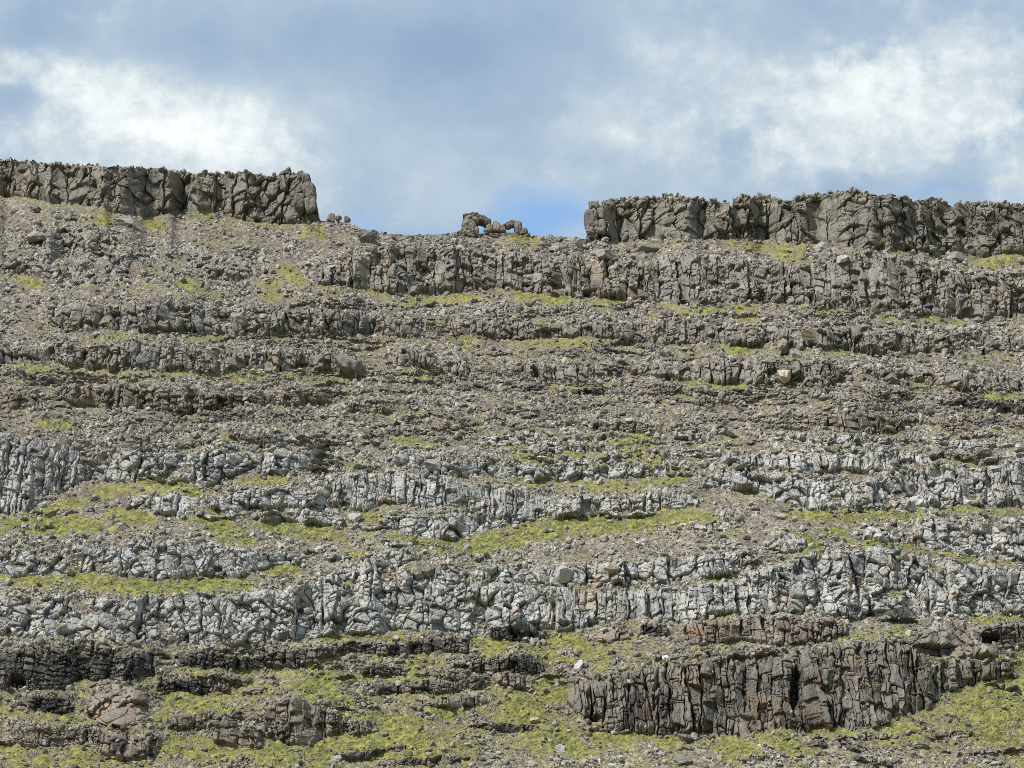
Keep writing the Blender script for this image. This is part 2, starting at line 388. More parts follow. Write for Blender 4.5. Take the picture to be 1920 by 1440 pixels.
band('dark', 'the black stained cliff', 'black stained brown cliff with a cave mouth, lower left', [(-300, 1220), (10, 1224), (40, 1222), (62, 1214), (130, 1208), (200, 1206), (215, 1222), (250, 1225), (292, 1216)],
     [(-300, 1290), (25, 1296), (60, 1297), (120, 1298), (150, 1272), (200, 1272), (250, 1285), (292, 1268)])
band('dark', 'the dark upper strip', 'dark brown broken strip under the long pale cliff', [(335, 1230), (400, 1225), (470, 1233), (500, 1222), (560, 1219), (620, 1214), (648, 1214)],
     [(335, 1250), (440, 1256), (500, 1250), (560, 1251), (620, 1232), (648, 1226)])
band('dark', 'the black notch ledge', 'black notched ledge above a green grass hump', [(292, 1268), (330, 1274), (390, 1272), (432, 1286)], [(292, 1296), (310, 1301), (350, 1297), (400, 1305), (432, 1298)])
band('dark', 'the stained step', 'low dark step below the cave mouth', [(35, 1310), (80, 1305), (145, 1315)], [(35, 1322), (80, 1338), (145, 1340)])
band('dome', 'the brown dome', 'rounded brown dome of cracked rock at the lower left', [(163, 1335), (172, 1308), (188, 1294), (220, 1283), (250, 1292), (272, 1303), (282, 1330)], [(163, 1343), (190, 1360), (230, 1371), (262, 1357), (282, 1340)])
band('brown', 'the corner ledge', 'brown cracked ledge with black seams in the lower left corner', [(20, 1376), (60, 1370), (130, 1372), (170, 1370), (190, 1381), (240, 1378), (305, 1386)],
     [(20, 1388), (50, 1400), (120, 1401), (170, 1387), (190, 1411), (230, 1423), (290, 1420), (305, 1404)])
band('brown', 'the flat brown ledge', 'flat brown ledge of blocks above lower left grass', [(312, 1358), (350, 1346), (400, 1341), (448, 1348)], [(312, 1367), (350, 1366), (390, 1365), (448, 1366)])
band('brown', 'the brown bulge', 'brown bulge of rock leaning over the lower grass', [(398, 1374), (440, 1366), (492, 1376)], [(398, 1390), (450, 1400), (470, 1404), (492, 1390)])
band('brown', 'the twin knob', 'brown twin knobbed rock with a dark base in lower grass', [(494, 1332), (520, 1315), (545, 1308), (580, 1322), (640, 1342)], [(494, 1372), (520, 1384), (540, 1400), (585, 1399), (610, 1380), (640, 1374)])
band('dark', 'the dark step', 'dark broken step below the central buttress', [(648, 1216), (700, 1212), (760, 1209), (800, 1196), (850, 1195), (882, 1199)], [(648, 1222), (690, 1228), (740, 1231), (790, 1228), (830, 1221), (882, 1226)])
band('dark', 'the undercut base', 'black undercut rock at the foot of the pillar cliff', [(915, 1186), (960, 1182), (1025, 1184)], [(915, 1198), (960, 1204), (1025, 1198)])
band('dark', 'the small brown step', 'small dark step surrounded by lower middle grass', [(677, 1256), (720, 1249), (765, 1256)], [(677, 1262), (720, 1268), (765, 1264)])
band('dark', 'the black gully rocks', 'black wet rocks beside the gully in the lower middle', [(845, 1245), (900, 1240), (950, 1232), (1022, 1246)], [(845, 1255), (900, 1262), (950, 1258), (1000, 1270), (1022, 1262)])
band('dark', 'the long low step', 'long low dark step with a blue black block at its left end', [(700, 1285), (760, 1285), (830, 1280), (880, 1270), (918, 1271)], [(700, 1300), (750, 1303), (800, 1303), (860, 1297), (890, 1291), (918, 1284)])
band('brown', 'the rounded brown rock', 'rounded brown rock step above the bright grass slope', [(924, 1274), (950, 1263), (990, 1274)], [(924, 1283), (960, 1292), (990, 1290)])
band('brown', 'the lowest step', 'thin brown step at the upper end of the bottom grass slope', [(786, 1318), (840, 1312), (900, 1310)], [(786, 1326), (840, 1329), (900, 1324)])
band('brown', 'the buried brown rock', 'half buried brown rock at the lower middle edge of grass', [(640, 1358), (660, 1346), (697, 1354)], [(640, 1370), (665, 1378), (697, 1372)])
band('brown', 'the flat topped rock', 'flat topped brown rock beside a green grass tongue', [(1118, 1190), (1150, 1183), (1182, 1186)], [(1118, 1206), (1150, 1204), (1182, 1198)])
band('dark', 'the hanging black rock', 'black rock slab hanging under the pale pillar cliff', [(1198, 1176), (1230, 1170), (1255, 1178)], [(1198, 1188), (1225, 1194), (1255, 1190)])
band('red', 'the red brown cliff', 'reddish brown cliff of blocks under the great right buttress', [(1275, 1182), (1290, 1172), (1320, 1166), (1380, 1165), (1400, 1159), (1480, 1157), (1560, 1160), (1590, 1174)],
     [(1275, 1196), (1290, 1204), (1320, 1211), (1360, 1208), (1390, 1203), (1430, 1210), (1500, 1211), (1540, 1204), (1590, 1192)])
band('column', 'the dark columnar cliff', 'tall dark columnar cliff with a deep black cleft, lower right', [(1062, 1300), (1080, 1285), (1100, 1276), (1130, 1280), (1165, 1276), (1200, 1258), (1260, 1246), (1300, 1246), (1400, 1243), (1470, 1238), (1490, 1222), (1560, 1216), (1620, 1210), (1640, 1206), (1700, 1222), (1740, 1238), (1762, 1246)],
     [(1062, 1318), (1080, 1341), (1110, 1361), (1150, 1369), (1210, 1376), (1260, 1379), (1300, 1375), (1330, 1370), (1380, 1381), (1430, 1371), (1480, 1368), (1530, 1366), (1560, 1361), (1600, 1371), (1640, 1369), (1660, 1356), (1700, 1341), (1740, 1334), (1762, 1305)])
band('brown', 'the cap ledge', 'low stepped brown ledge running along the top of the columnar cliff', [(1225, 1232), (1300, 1226), (1400, 1222), (1480, 1216), (1500, 1220)], [(1225, 1238), (1300, 1236), (1400, 1234), (1480, 1228), (1500, 1226)])
band('column', 'the columnar tail', 'low tail of dark cliff running into the right grass slope', [(1762, 1248), (1800, 1245), (1830, 1246), (1896, 1248)], [(1762, 1300), (1800, 1290), (1830, 1281), (1896, 1266)])
band('dome', 'the brown whaleback', 'smooth brown whaleback rock below the great right buttress', [(1708, 1215), (1730, 1188), (1770, 1171), (1810, 1170), (1845, 1188), (1875, 1222)], [(1708, 1222), (1740, 1230), (1780, 1233), (1830, 1233), (1875, 1230)])
band('dark', 'the overhung corner', 'dark overhung rock with grass on top at the right edge', [(1832, 1176), (1870, 1168), (1920, 1172), (2220, 1176)], [(1832, 1190), (1850, 1205), (1900, 1211), (1920, 1209), (2220, 1212)])

# style: colour, colour variation, block width/height in metres, crack depth, roughness of outline, protrusion
ST = {
    'sum':    dict(c=(0.205, 0.188, 0.160), w=3.0, h=3.4, cd=0.75, n=2.0, tan=7.0, p=0.8, cl=5.0),
    'grey':   dict(c=(0.228, 0.210, 0.186), w=2.4, h=3.2, cd=0.7, n=6.0, tan=5.0, p=0.8, cl=3.8),
    'rub':    dict(c=(0.262, 0.240, 0.217), w=2.2, h=2.0, cd=0.7, n=9.0, tan=1.5, p=0.4),
    'ledge':  dict(c=(0.215, 0.195, 0.170), w=1.7, h=1.0, cd=0.6, n=4.0, tan=3.0, p=0.5),
    'light':  dict(c=(0.372, 0.370, 0.354), w=2.6, h=2.8, cd=0.66, n=5.0, tan=3.4, p=0.7, cl=5.5),
    'col':    dict(c=(0.358, 0.355, 0.338), w=2.1, h=3.4, cd=0.55, n=5.0, tan=4.5, p=0.7, cl=2.8),
    'brown':  dict(c=(0.222, 0.192, 0.158), w=2.1, h=1.8, cd=0.6, n=3.0, tan=4.0, p=0.7, cl=3.4),
    'red':    dict(c=(0.218, 0.180, 0.148), w=2.2, h=2.4, cd=0.7, n=2.5, tan=5.0, p=0.8, cl=3.4),
    'dark':   dict(c=(0.160, 0.144, 0.124), w=2.0, h=1.3, cd=0.7, n=4.0, tan=4.0, p=0.8, cl=3.2),
    'column': dict(c=(0.178, 0.158, 0.135), w=2.1, h=4.4, cd=1.1, n=7.0, tan=6.0, p=1.0, cl=3.6),
    'dome':   dict(c=(0.235, 0.200, 0.162), w=3.6, h=3.2, cd=0.32, n=2.0, tan=1.8, p=0.9),
}
SN = list(ST)

# grass patches: centre, radii, tilt (degrees, clockwise), strength
G = [(193, 408, 22, 14, 20, .8), (290, 420, 22, 12, 20, .9), (60, 523, 34, 16, 15, .9), (357, 540, 30, 13, 20, .9), (505, 545, 26, 20, 30, 1), (541, 515, 40, 13, 35, 1),
     (210, 633, 30, 7, 5, .5), (398, 633, 28, 8, 5, .8), (492, 622, 16, 10, 10, .8), (542, 632, 22, 8, 5, .5), (70, 692, 55, 10, 8, .8), (430, 705, 200, 8, 2, .8), (330, 703, 60, 7, 2, .5),
     (575, 708, 60, 9, 5, .8), (585, 440, 25, 14, 10, .6), (380, 405, 30, 9, 10, .5), (820, 560, 70, 9, 0, .8), (788, 568, 40, 7, 0, .6), (985, 556, 30, 17, 0, 1), (1042, 561, 32, 9, 5, .8),
     (1142, 566, 34, 11, 0, .9), (1262, 574, 34, 7, 0, .7), (848, 630, 44, 10, 36, 1), (885, 637, 22, 9, 15, .6), (1075, 645, 62, 13, 3, 1), (1150, 632, 26, 7, 5, .7), (805, 703, 46, 9, 12, .9),
     (770, 693, 20, 7, 15, .9), (1060, 724, 38, 7, 3, .8), (1122, 722, 32, 8, 0, .8), (1480, 478, 32, 20, 35, 1), (1425, 464, 50, 9, 5, .8), (1690, 475, 34, 7, 3, .7), (1880, 491, 60, 12, 0, .8),
     (980, 452, 30, 12, 20, .6), (1310, 584, 44, 12, 0, .9), (1398, 586, 32, 14, -8, .9), (1560, 583, 50, 7, 2, .7), (1680, 592, 70, 9, 6, .8), (1384, 655, 24, 12, 10, .9), (1568, 657, 18, 6, 0, .7),
     (1300, 721, 30, 6, 0, .5), (1365, 722, 34, 8, 5, .7), (1315, 742, 36, 8, 0, .6), (1760, 727, 40, 10, 10, .8), (1885, 741, 55, 9, -3, .9), (1660, 580, 50, 8, 2, .6), (1740, 600, 80, 7, 5, .5),
     (90, 795, 42, 10, 5, .8), (305, 846, 22, 7, 0, .6), (470, 832, 60, 8, 8, .6), (130, 893, 28, 9, 0, .9), (302, 912, 95, 17, 6, 1), (215, 920, 42, 12, -8, 1), (110, 952, 60, 13, -12, .9),
     (90, 983, 120, 18, 2, 1.1), (240, 972, 50, 16, 12, 1), (400, 978, 45, 14, 15, .9), (420, 993, 50, 20, 25, .8), (560, 990, 90, 18, 8, .9), (490, 905, 50, 9, -3, .8), (600, 870, 50, 7, 0, .6),
     (55, 1086, 75, 13, 5, 1), (150, 1078, 34, 15, 10, 1), (255, 1099, 130, 14, 2, 1.1), (400, 1094, 90, 17, 3, 1.1), (525, 1073, 42, 17, 20, 1), (150, 1196, 55, 6, 2, .8), (60, 1196, 35, 6, 0, .7),
     (770, 831, 60, 8, 5, .8), (665, 872, 55, 7, 5, .8), (990, 850, 70, 16, 20, .55), (1090, 850, 60, 20, 20, .6), (1200, 850, 55, 22, 20, .7), (1170, 825, 60, 12, 5, .5), (1020, 905, 75, 7, 2, .9),
     (1150, 914, 70, 11, 0, .9), (1235, 896, 60, 15, -10, .9), (955, 1008, 130, 17, -12, 1.1), (1060, 988, 110, 22, -5, 1.1), (1185, 976, 100, 22, 0, 1), (1280, 968, 60, 16, 8, 1), (895, 1040, 26, 18, 25, 1),
     (692, 968, 36, 12, 22, 1), (800, 1020, 80, 11, 10, .9), (1340, 980, 40, 14, 20, .7), (1540, 966, 60, 10, 0, .9), (1592, 966, 32, 15, 10, 1), (1680, 967, 75, 9, 2, .9), (1800, 951, 62, 10, 5, .9),
     (1520, 1026, 30, 18, 40, .9), (1655, 1020, 75, 8, 8, .8), (1820, 1050, 60, 9, 10, .9), (1795, 997, 40, 7, 45, .7), (1345, 1083, 32, 9, 0, .9), (1870, 958, 40, 8, 3, .6), (1570, 1000, 30, 9, 5, .7),
     (935, 1101, 60, 8, 3, .8), (890, 1092, 25, 6, 5, .7), (660, 1040, 16, 9, 20, .7), (655, 1105, 12, 10, 0, .7), (1000, 1165, 30, 6, 0, .6), (1610, 873, 28, 6, 0, .8), (1850, 870, 40, 6, 3, .8), (1385, 872, 18, 6, 0, .6),
     (720, 1196, 75, 9, 5, .9), (620, 1198, 60, 6, 0, .7), (940, 1212, 45, 16, 25, .9), (920, 1232, 45, 14, 25, .7), (1060, 1205, 40, 18, 5, 1), (1110, 1228, 50, 20, 38, 1.1), (1060, 1240, 30, 8, 5, .8),
     (1010, 1225, 30, 14, 0, .6), (1180, 1225, 40, 8, -5, .6), (1005, 1355, 95, 42, 35, 1.2), (960, 1320, 50, 22, 20, 1.1), (1030, 1300, 36, 26, 0, .9), (920, 1285, 40, 10, -5, .9), (760, 1385, 100, 50, 20, 1), (830, 1338, 50, 13, 5, 1),
     (690, 1400, 70, 30, 20, 1), (600, 1410, 50, 34, 10, 1.1), (430, 1405, 120, 22, 3, 1.1), (510, 1412, 40, 26, 0, 1.1), (590, 1290, 50, 30, 20, .9), (370, 1305, 70, 22, 5, 1), (390, 1330, 80, 14, 8, .8), (740, 1265, 80, 14, 5, .6),
     (820, 1250, 70, 14, 5, .6), (1180, 1385, 100, 12, 5, .8), (1260, 1388, 60, 14, 5, 1), (1375, 1396, 44, 24, 20, 1), (1475, 1395, 60, 24, 15, 1.1), (1590, 1380, 90, 13, 3, .8), (1680, 1380, 60, 22, 15, .7), (1840, 1330, 110, 52, 45, 1.1),
     (1890, 1270, 50, 30, 20, 1), (1900, 1360, 70, 60, 30, .9), (1780, 1330, 40, 14, 15, .8), (1880, 1163, 55, 7, 0, 1), (1340, 1160, 50, 5, -4, .7), (1310, 1220, 50, 8, 0, .8), (1230, 1235, 60, 10, -5, .5), (1640, 1200, 60, 8, 5, .4),
     (30, 1330, 60, 14, 5, .4), (120, 1425, 130, 13, 0, .6), (40, 1420, 60, 16, 0, .6), (300, 1340, 40, 12, 0, .5), (480, 1290, 90, 16, 8, .5), (690, 1330, 70, 20, 10, .6), (1690, 1110, 16, 22, 10, .8), (1680, 1095, 10, 16, 0, .7),
     (250, 1330, 8, 6, 0, .3), (1690, 1190, 30, 10, 0, .9), (215, 1192, 20, 5, 0, .5), (140, 1345, 40, 8, 0, .5), (980, 405, 1, 1, 0, 0)]
# water-stained black rock, plus shade painted over hollows, clefts and a shadow line
WET_SHADE = [(375, 772, 55, 11, .9), (450, 750, 50, 9, .6), (435, 783, 45, 6, .9), (460, 728, 25, 5, .7), (395, 880, 26, 32, .55), (470, 880, 60, 14, .4), (900, 727, 16, 6, .8), (1100, 735, 34, 7, .9), (1010, 781, 22, 6, .9), (1125, 803, 26, 6, .9), (1760, 856, 26, 6, .8), (1840, 760, 90, 10, .7),
       (1690, 742, 14, 8, .7), (1490, 1290, 14, 42, .9), (60, 1262, 60, 30, .6), (140, 1255, 40, 32, .8), (215, 1250, 60, 26, .5), (260, 1250, 60, 24, .7), (380, 1240, 60, 18, .8), (470, 1245, 60, 16, .7), (340, 1290, 60, 14, .8), (90, 1325, 60, 14, .6), (1190, 1335, 22, 34, .85), (1120, 1335, 20, 30, .7),
       (1245, 1320, 16, 50, .5), (1330, 1330, 30, 44, .45), (1390, 1290, 12, 50, .6), (970, 1194, 60, 12, .95), (725, 1292, 26, 10, .9), (790, 1295, 16, 9, .8), (985, 1250, 44, 18, .85), (865, 1252, 26, 10, .6), (660, 1216, 40, 12, .7), (810, 1210, 50, 12, .6), (1225, 1182, 28, 10, .8), (1690, 1170, 50, 14, .9), (1850, 1195, 26, 18, .9),
       (1900, 1185, 26, 10, .6), (230, 1372, 18, 10, .7), (225, 1400, 20, 16, .7), (180, 1385, 14, 12, .6), (530, 1385, 14, 14, .6), (600, 1355, 24, 12, .5), (1640, 1140, 20, 20, .3), (970, 1178, 70, 10, .5), (1080, 1170, 60, 12, .4), (1390, 735, 20, 4, .3), (960, 735, 8, 4, .8), (1460, 805, 40, 5, .8), (730, 808, 10, 6, .7), (665, 770, 16, 7, .8), (1830, 1370, 60, 9, .7), (500, 815, 40, 6, .7), (1535, 1250, 8, 60, .4), (1440, 1300, 8, 60, .4)]
# real hollows: caves and deep clefts (metres in)
CAVE = [(1490, 1292, 10, 44, 3.2), (32, 1282, 20, 15, 3.0), (1690, 1166, 40, 6, 2.0), (1855, 1198, 20, 11, 2.4), (385, 880, 7, 26, 1.6), (980, 1190, 34, 7, 2.0), (218, 1366, 10, 6, 2.0), (1205, 525, 3, 22, 1.2), (1472, 660, 8, 8, 1.8), (1115, 1350, 20, 9, 2.0), (1330, 1362, 12, 10, 1.4), (1605, 1110, 5, 26, 1.2), (1098, 552, 12, 4, 1.5), (1060, 1173, 14, 6, 1.6), (170, 868, 22, 6, 1.6), (1395, 1300, 5, 40, 1.0), (1105, 1320, 7, 26, 1.5), (1230, 1340, 4, 30, 1.2)]

# ------------------------------------------------------------------ macro hillside
DU = 1.25
U0, U1, VB, VJ = -190.0, 2110.0, 1560.0, 474.0
ucol = np.arange(U0, U1, DU, dtype=f4)
sky_u = np.interp(ucol, [p[0] for p in SKY], [p[1] for p in SKY]).astype(f4)
sky_u = sky_u + 1.5 * vn(ucol / 11.0, 0 * ucol, 5) + 0.5 * vn(ucol / 4.5, 0 * ucol, 6)
NTOP = 130
s_ = (np.arange(NTOP, dtype=f4) / NTOP)[:, None]
Vtop = sky_u[None, :] + s_ * (VJ - sky_u[None, :])
Vlow = np.repeat(np.arange(VJ, VB, DU, dtype=f4)[:, None], len(ucol), 1)
V = np.concatenate([Vtop, Vlow], 0)
R, C = V.shape
U = np.repeat(ucol[None, :], R, 0)

cid = np.full((R, C), -1, np.int16)
cm = np.zeros((R, C), f4)
rel = np.zeros((R, C), f4)
foot = np.zeros((R, C), f4)       # just under the foot of a cliff
crest = np.zeros((R, C), f4)      # just above its top
for i, (stl, sh, lab, top, bot) in enumerate(B):
    a0, a1 = top[0][0], top[-1][0]
    c0 = max(0, int((a0 - U0) / DU)); c1 = min(C, int((a1 - U0) / DU) + 1)
    uu = ucol[c0:c1]
    na = ST[stl]['n']
    tp = np.interp(uu, [p[0] for p in top], [p[1] for p in top])
    bt = np.interp(uu, [p[0] for p in bot], [p[1] for p in bot])
    hgt = np.maximum(bt - tp, 1)
    na = np.minimum(na, hgt * 0.22)
    if stl == 'sum':
        tp = tp + 0.6 * na * vn(uu / 9, 0 * uu, 40 + i)
    else:
        tp = tp + na * (vn(uu / 23, 0 * uu, 40 + i) + 0.7 * vn(uu / 8, 0 * uu, 41 + i) + 0.4 * vn(uu / 3.5, 0 * uu, 42 + i))
    bt = bt + 0.7 * na * (vn(uu / 19, 0 * uu, 43 + i) + 0.6 * vn(uu / 6, 0 * uu, 44 + i) + 0.5 * vn(uu / 3, 0 * uu, 45 + i))
    v = V[:, c0:c1]
    sw = 1.6
    tw = sw if stl == 'sum' else np.clip(0.16 * hgt, 1.6, 7)
    m = sst(v, tp - tw, tp + tw) * (1 - sst(v, bt - sw, bt + sw))
    if a0 > -200 and stl != 'sum':
        m = m * sst(uu, a0, a0 + 5)[None, :]
    if a1 < 2100 and stl != 'sum':
        m = m * (1 - sst(uu, a1 - 5, a1))[None, :]
    if stl in ('rub', 'ledge', 'light', 'grey', 'dark', 'brown'):   # broken by debris cones
        br = fbm(U[:, c0:c1] / 38, v / 26, 300 + i, 3)
        lim = {'rub': -0.05, 'ledge': -0.35, 'light': -0.5, 'grey': -0.52}.get(stl, -0.6)
        m = m * sst(br, lim - 0.12, lim)
    sub = cm[:, c0:c1]
    tk = m > sub
    cid[:, c0:c1] = np.where(tk & (m > 0.04), i, cid[:, c0:c1])
    rel[:, c0:c1] = np.where(tk, np.clip((v - tp) / np.maximum(bt - tp, 1), 0, 1), rel[:, c0:c1])
    cm[:, c0:c1] = np.maximum(sub, m)
    foot[:, c0:c1] = np.maximum(foot[:, c0:c1], sst(v, bt - 3, bt) * np.exp(-np.maximum(v - bt, 0) / 16))
    crest[:, c0:c1] = np.maximum(crest[:, c0:c1], (1 - sst(v, tp, tp + 3)) * np.exp(-np.maximum(tp - v, 0) / 14))

sty = np.full((R, C), -1, np.int8)
k = cid >= 0
sty[k] = np.array([SN.index(b[0]) for b in B], np.int8)[cid[k]]

# thin broken strata that crop out of the hillside itself
rs = np.random.default_rng(21)
for i in range(330):
    cx0 = rs.uniform(-150, 2060); cy0 = rs.uniform(500, 900) if i % 3 else rs.uniform(560, 1430); ln = rs.uniform(25, 95); th = rs.uniform(2.5, 9.5) * (0.8 if cy0 < 900 else 1.1)
    if cy0 < 880: ln *= 2.4 if 690 < cy0 < 860 else 1.7
    c0 = max(0, int((cx0 - ln - U0) / DU)); c1 = min(C, int((cx0 + ln - U0) / DU) + 1)
    if c1 - c0 < 4: continue
    cx0 = cx0 * 0.6 - 60 if cy0 < 560 else cx0
    r0 = NTOP + max(0, int((cy0 - 40 - VJ) / DU)); r1_ = min(R, r0 + int(90 / DU))
    uu = ucol[c0:c1]; v = V[r0:r1_, c0:c1]
    mid = cy0 + 7 * vn(uu / 45, 0 * uu, 1000 + i) + 2.5 * vn(uu / 9, 0 * uu, 1200 + i)
    t_ = th * (1 - ((uu - cx0) / ln) ** 2) * (0.75 + 0.6 * vn(uu / 14, 0 * uu, 1400 + i))
    m = sst(v, mid - t_ - 1.5, mid - t_ + 1.5) * (1 - sst(v, mid + t_ * .6 - 1.3, mid + t_ * .6 + 1.3))
    m = m * sst(fbm(U[r0:r1_, c0:c1] / 22, v / 30, 1600 + i, 2), -0.7, -0.5)
    free_ = 1 - sst(cm[r0:r1_, c0:c1], 0.0, 0.1)
    m = m * free_
    kind_ = 'ledge' if cy0 < 810 else ('light' if cy0 < 1190 else ('dark' if rs.random() < .5 else 'brown'))
    tk = m > 0.05
    sty[r0:r1_, c0:c1] = np.where(tk, SN.index(kind_), sty[r0:r1_, c0:c1])
    rel[r0:r1_, c0:c1] = np.where(tk, np.clip((v - mid + t_) / np.maximum(1.6 * t_, 1), 0, 1), rel[r0:r1_, c0:c1])
    cm[r0:r1_, c0:c1] = np.maximum(cm[r0:r1_, c0:c1], m)
    crest[r0:r1_, c0:c1] = np.maximum(crest[r0:r1_, c0:c1], 0.6 * m.max(0)[None, :] * np.exp(-np.maximum(mid - t_ - v, 0) / 8) * (v < mid))
    foot[r0:r1_, c0:c1] = np.maximum(foot[r0:r1_, c0:c1], 0.7 * m.max(0)[None, :] * np.exp(-np.maximum(v - mid, 0) / 12) * (v > mid))

# grass
g = np.zeros((R, C), f4) - 1
for (x, y, rx, ry, ang, st) in G:
    if st <= 0: continue
    rr = max(rx, ry) * 1.5 + 12
    c0 = max(0, int((x - rr - U0) / DU)); c1 = min(C, int((x + rr - U0) / DU) + 1)
    if c1 <= c0: continue
    dx = U[:, c0:c1] - x; dy = V[:, c0:c1] - y
    ca, sa = math.cos(math.radians(ang)), math.sin(math.radians(ang))
    p = (dx * ca + dy * sa) / (rx * 1.12); q = (-dx * sa + dy * ca) / (ry * 1.2)
    g[:, c0:c1] = np.maximum(g[:, c0:c1], st * (1.0 - (p * p + q * q)))
gn = fbm((U + 0.9 * V) / 26, (V - 0.45 * U) / 9, 900, 4)
gn2 = fbm(U / 6, V / 4, 910, 3)
zone_low = sst(V, 1180, 1260)
gn3 = fbm((U + 0.7 * V) / 52, (V - 0.4 * U) / 17, 920, 3)
grass = sst(g + 0.65 * gn + 0.50 * gn2 - 0.12 * zone_low + 0.75 * gn3 * zone_low, -0.30, 0.62)
moss = sst(0.75 * foot + 0.9 * gn + 0.35 * gn2 + 0.35 * zone_low + 0.12, 0.5, 1.0)     # thin moss on ledges
rocky = np.array([0] * len(SN), f4)
grass = grass * (1 - sst(cm, 0.02, 0.3))
moss = moss * (1 - 0.9 * cm)

# slope: cliffs steep, ledges lie back
tanc = np.array([ST[s]['tan'] for s in SN], f4)
tl = tan_el(V.astype(np.float64)).astype(f4)
TS = 0.80 + 0.10 * fbm(U / 120, V / 60, 77, 2) + 0.05 * grass
TS = np.maximum(TS, tl + 0.22)
kk = 1.0 / (TS - tl)
kc = np.where(sty >= 0, 1.0 / (tanc[np.maximum(sty, 0)] - tl), kk)
kk = kk + (kc - kk) * cm
kk = blur_u(kk.astype(f4), 3)
km = blur_u(kk, 180)
km = np.broadcast_to(km.mean(1, keepdims=True) * 0.5, km.shape) + 0.5 * km
lnY = np.zeros((R, C), np.float64); dev = np.zeros(C); base = np.zeros(C) + math.log(388.0)
base = base + 0.012 * np.interp(ucol, [-200, 300, 900, 1300, 2100], [0.3, 0.1, 0.6, -0.2, -0.6])
for r in range(R - 1, -1, -1):
    if r < R - 1:
        dt = tl[r] - tl[r + 1]
        base = base + km[r] * dt
        low = V[r].mean() > 500
        dev = dev * (0.990 if low else 0.999) + (kk[r] - km[r]) * dt
        if low:
            for _ in range(3):
                p = np.pad(dev, 4, mode='edge')
                dev = 0.5 * dev + 0.25 * (p[:-8] + p[8:]) * 0.5 + 0.25 * (p[2:-6] + p[6:-2]) * 0.5
    lnY[r] = base + dev
Y = np.exp(lnY).astype(f4)
Y = 0.5 * Y + 0.5 * blur_u(Y, 6)


def world(u, v, y):
    x = (u - 960.0) / FPX / dyv(v) * y
    return x, y, tan_el(v) * y


X, _, Z = world(U, V, Y)
X = X.astype(f4); Z = Z.astype(f4)

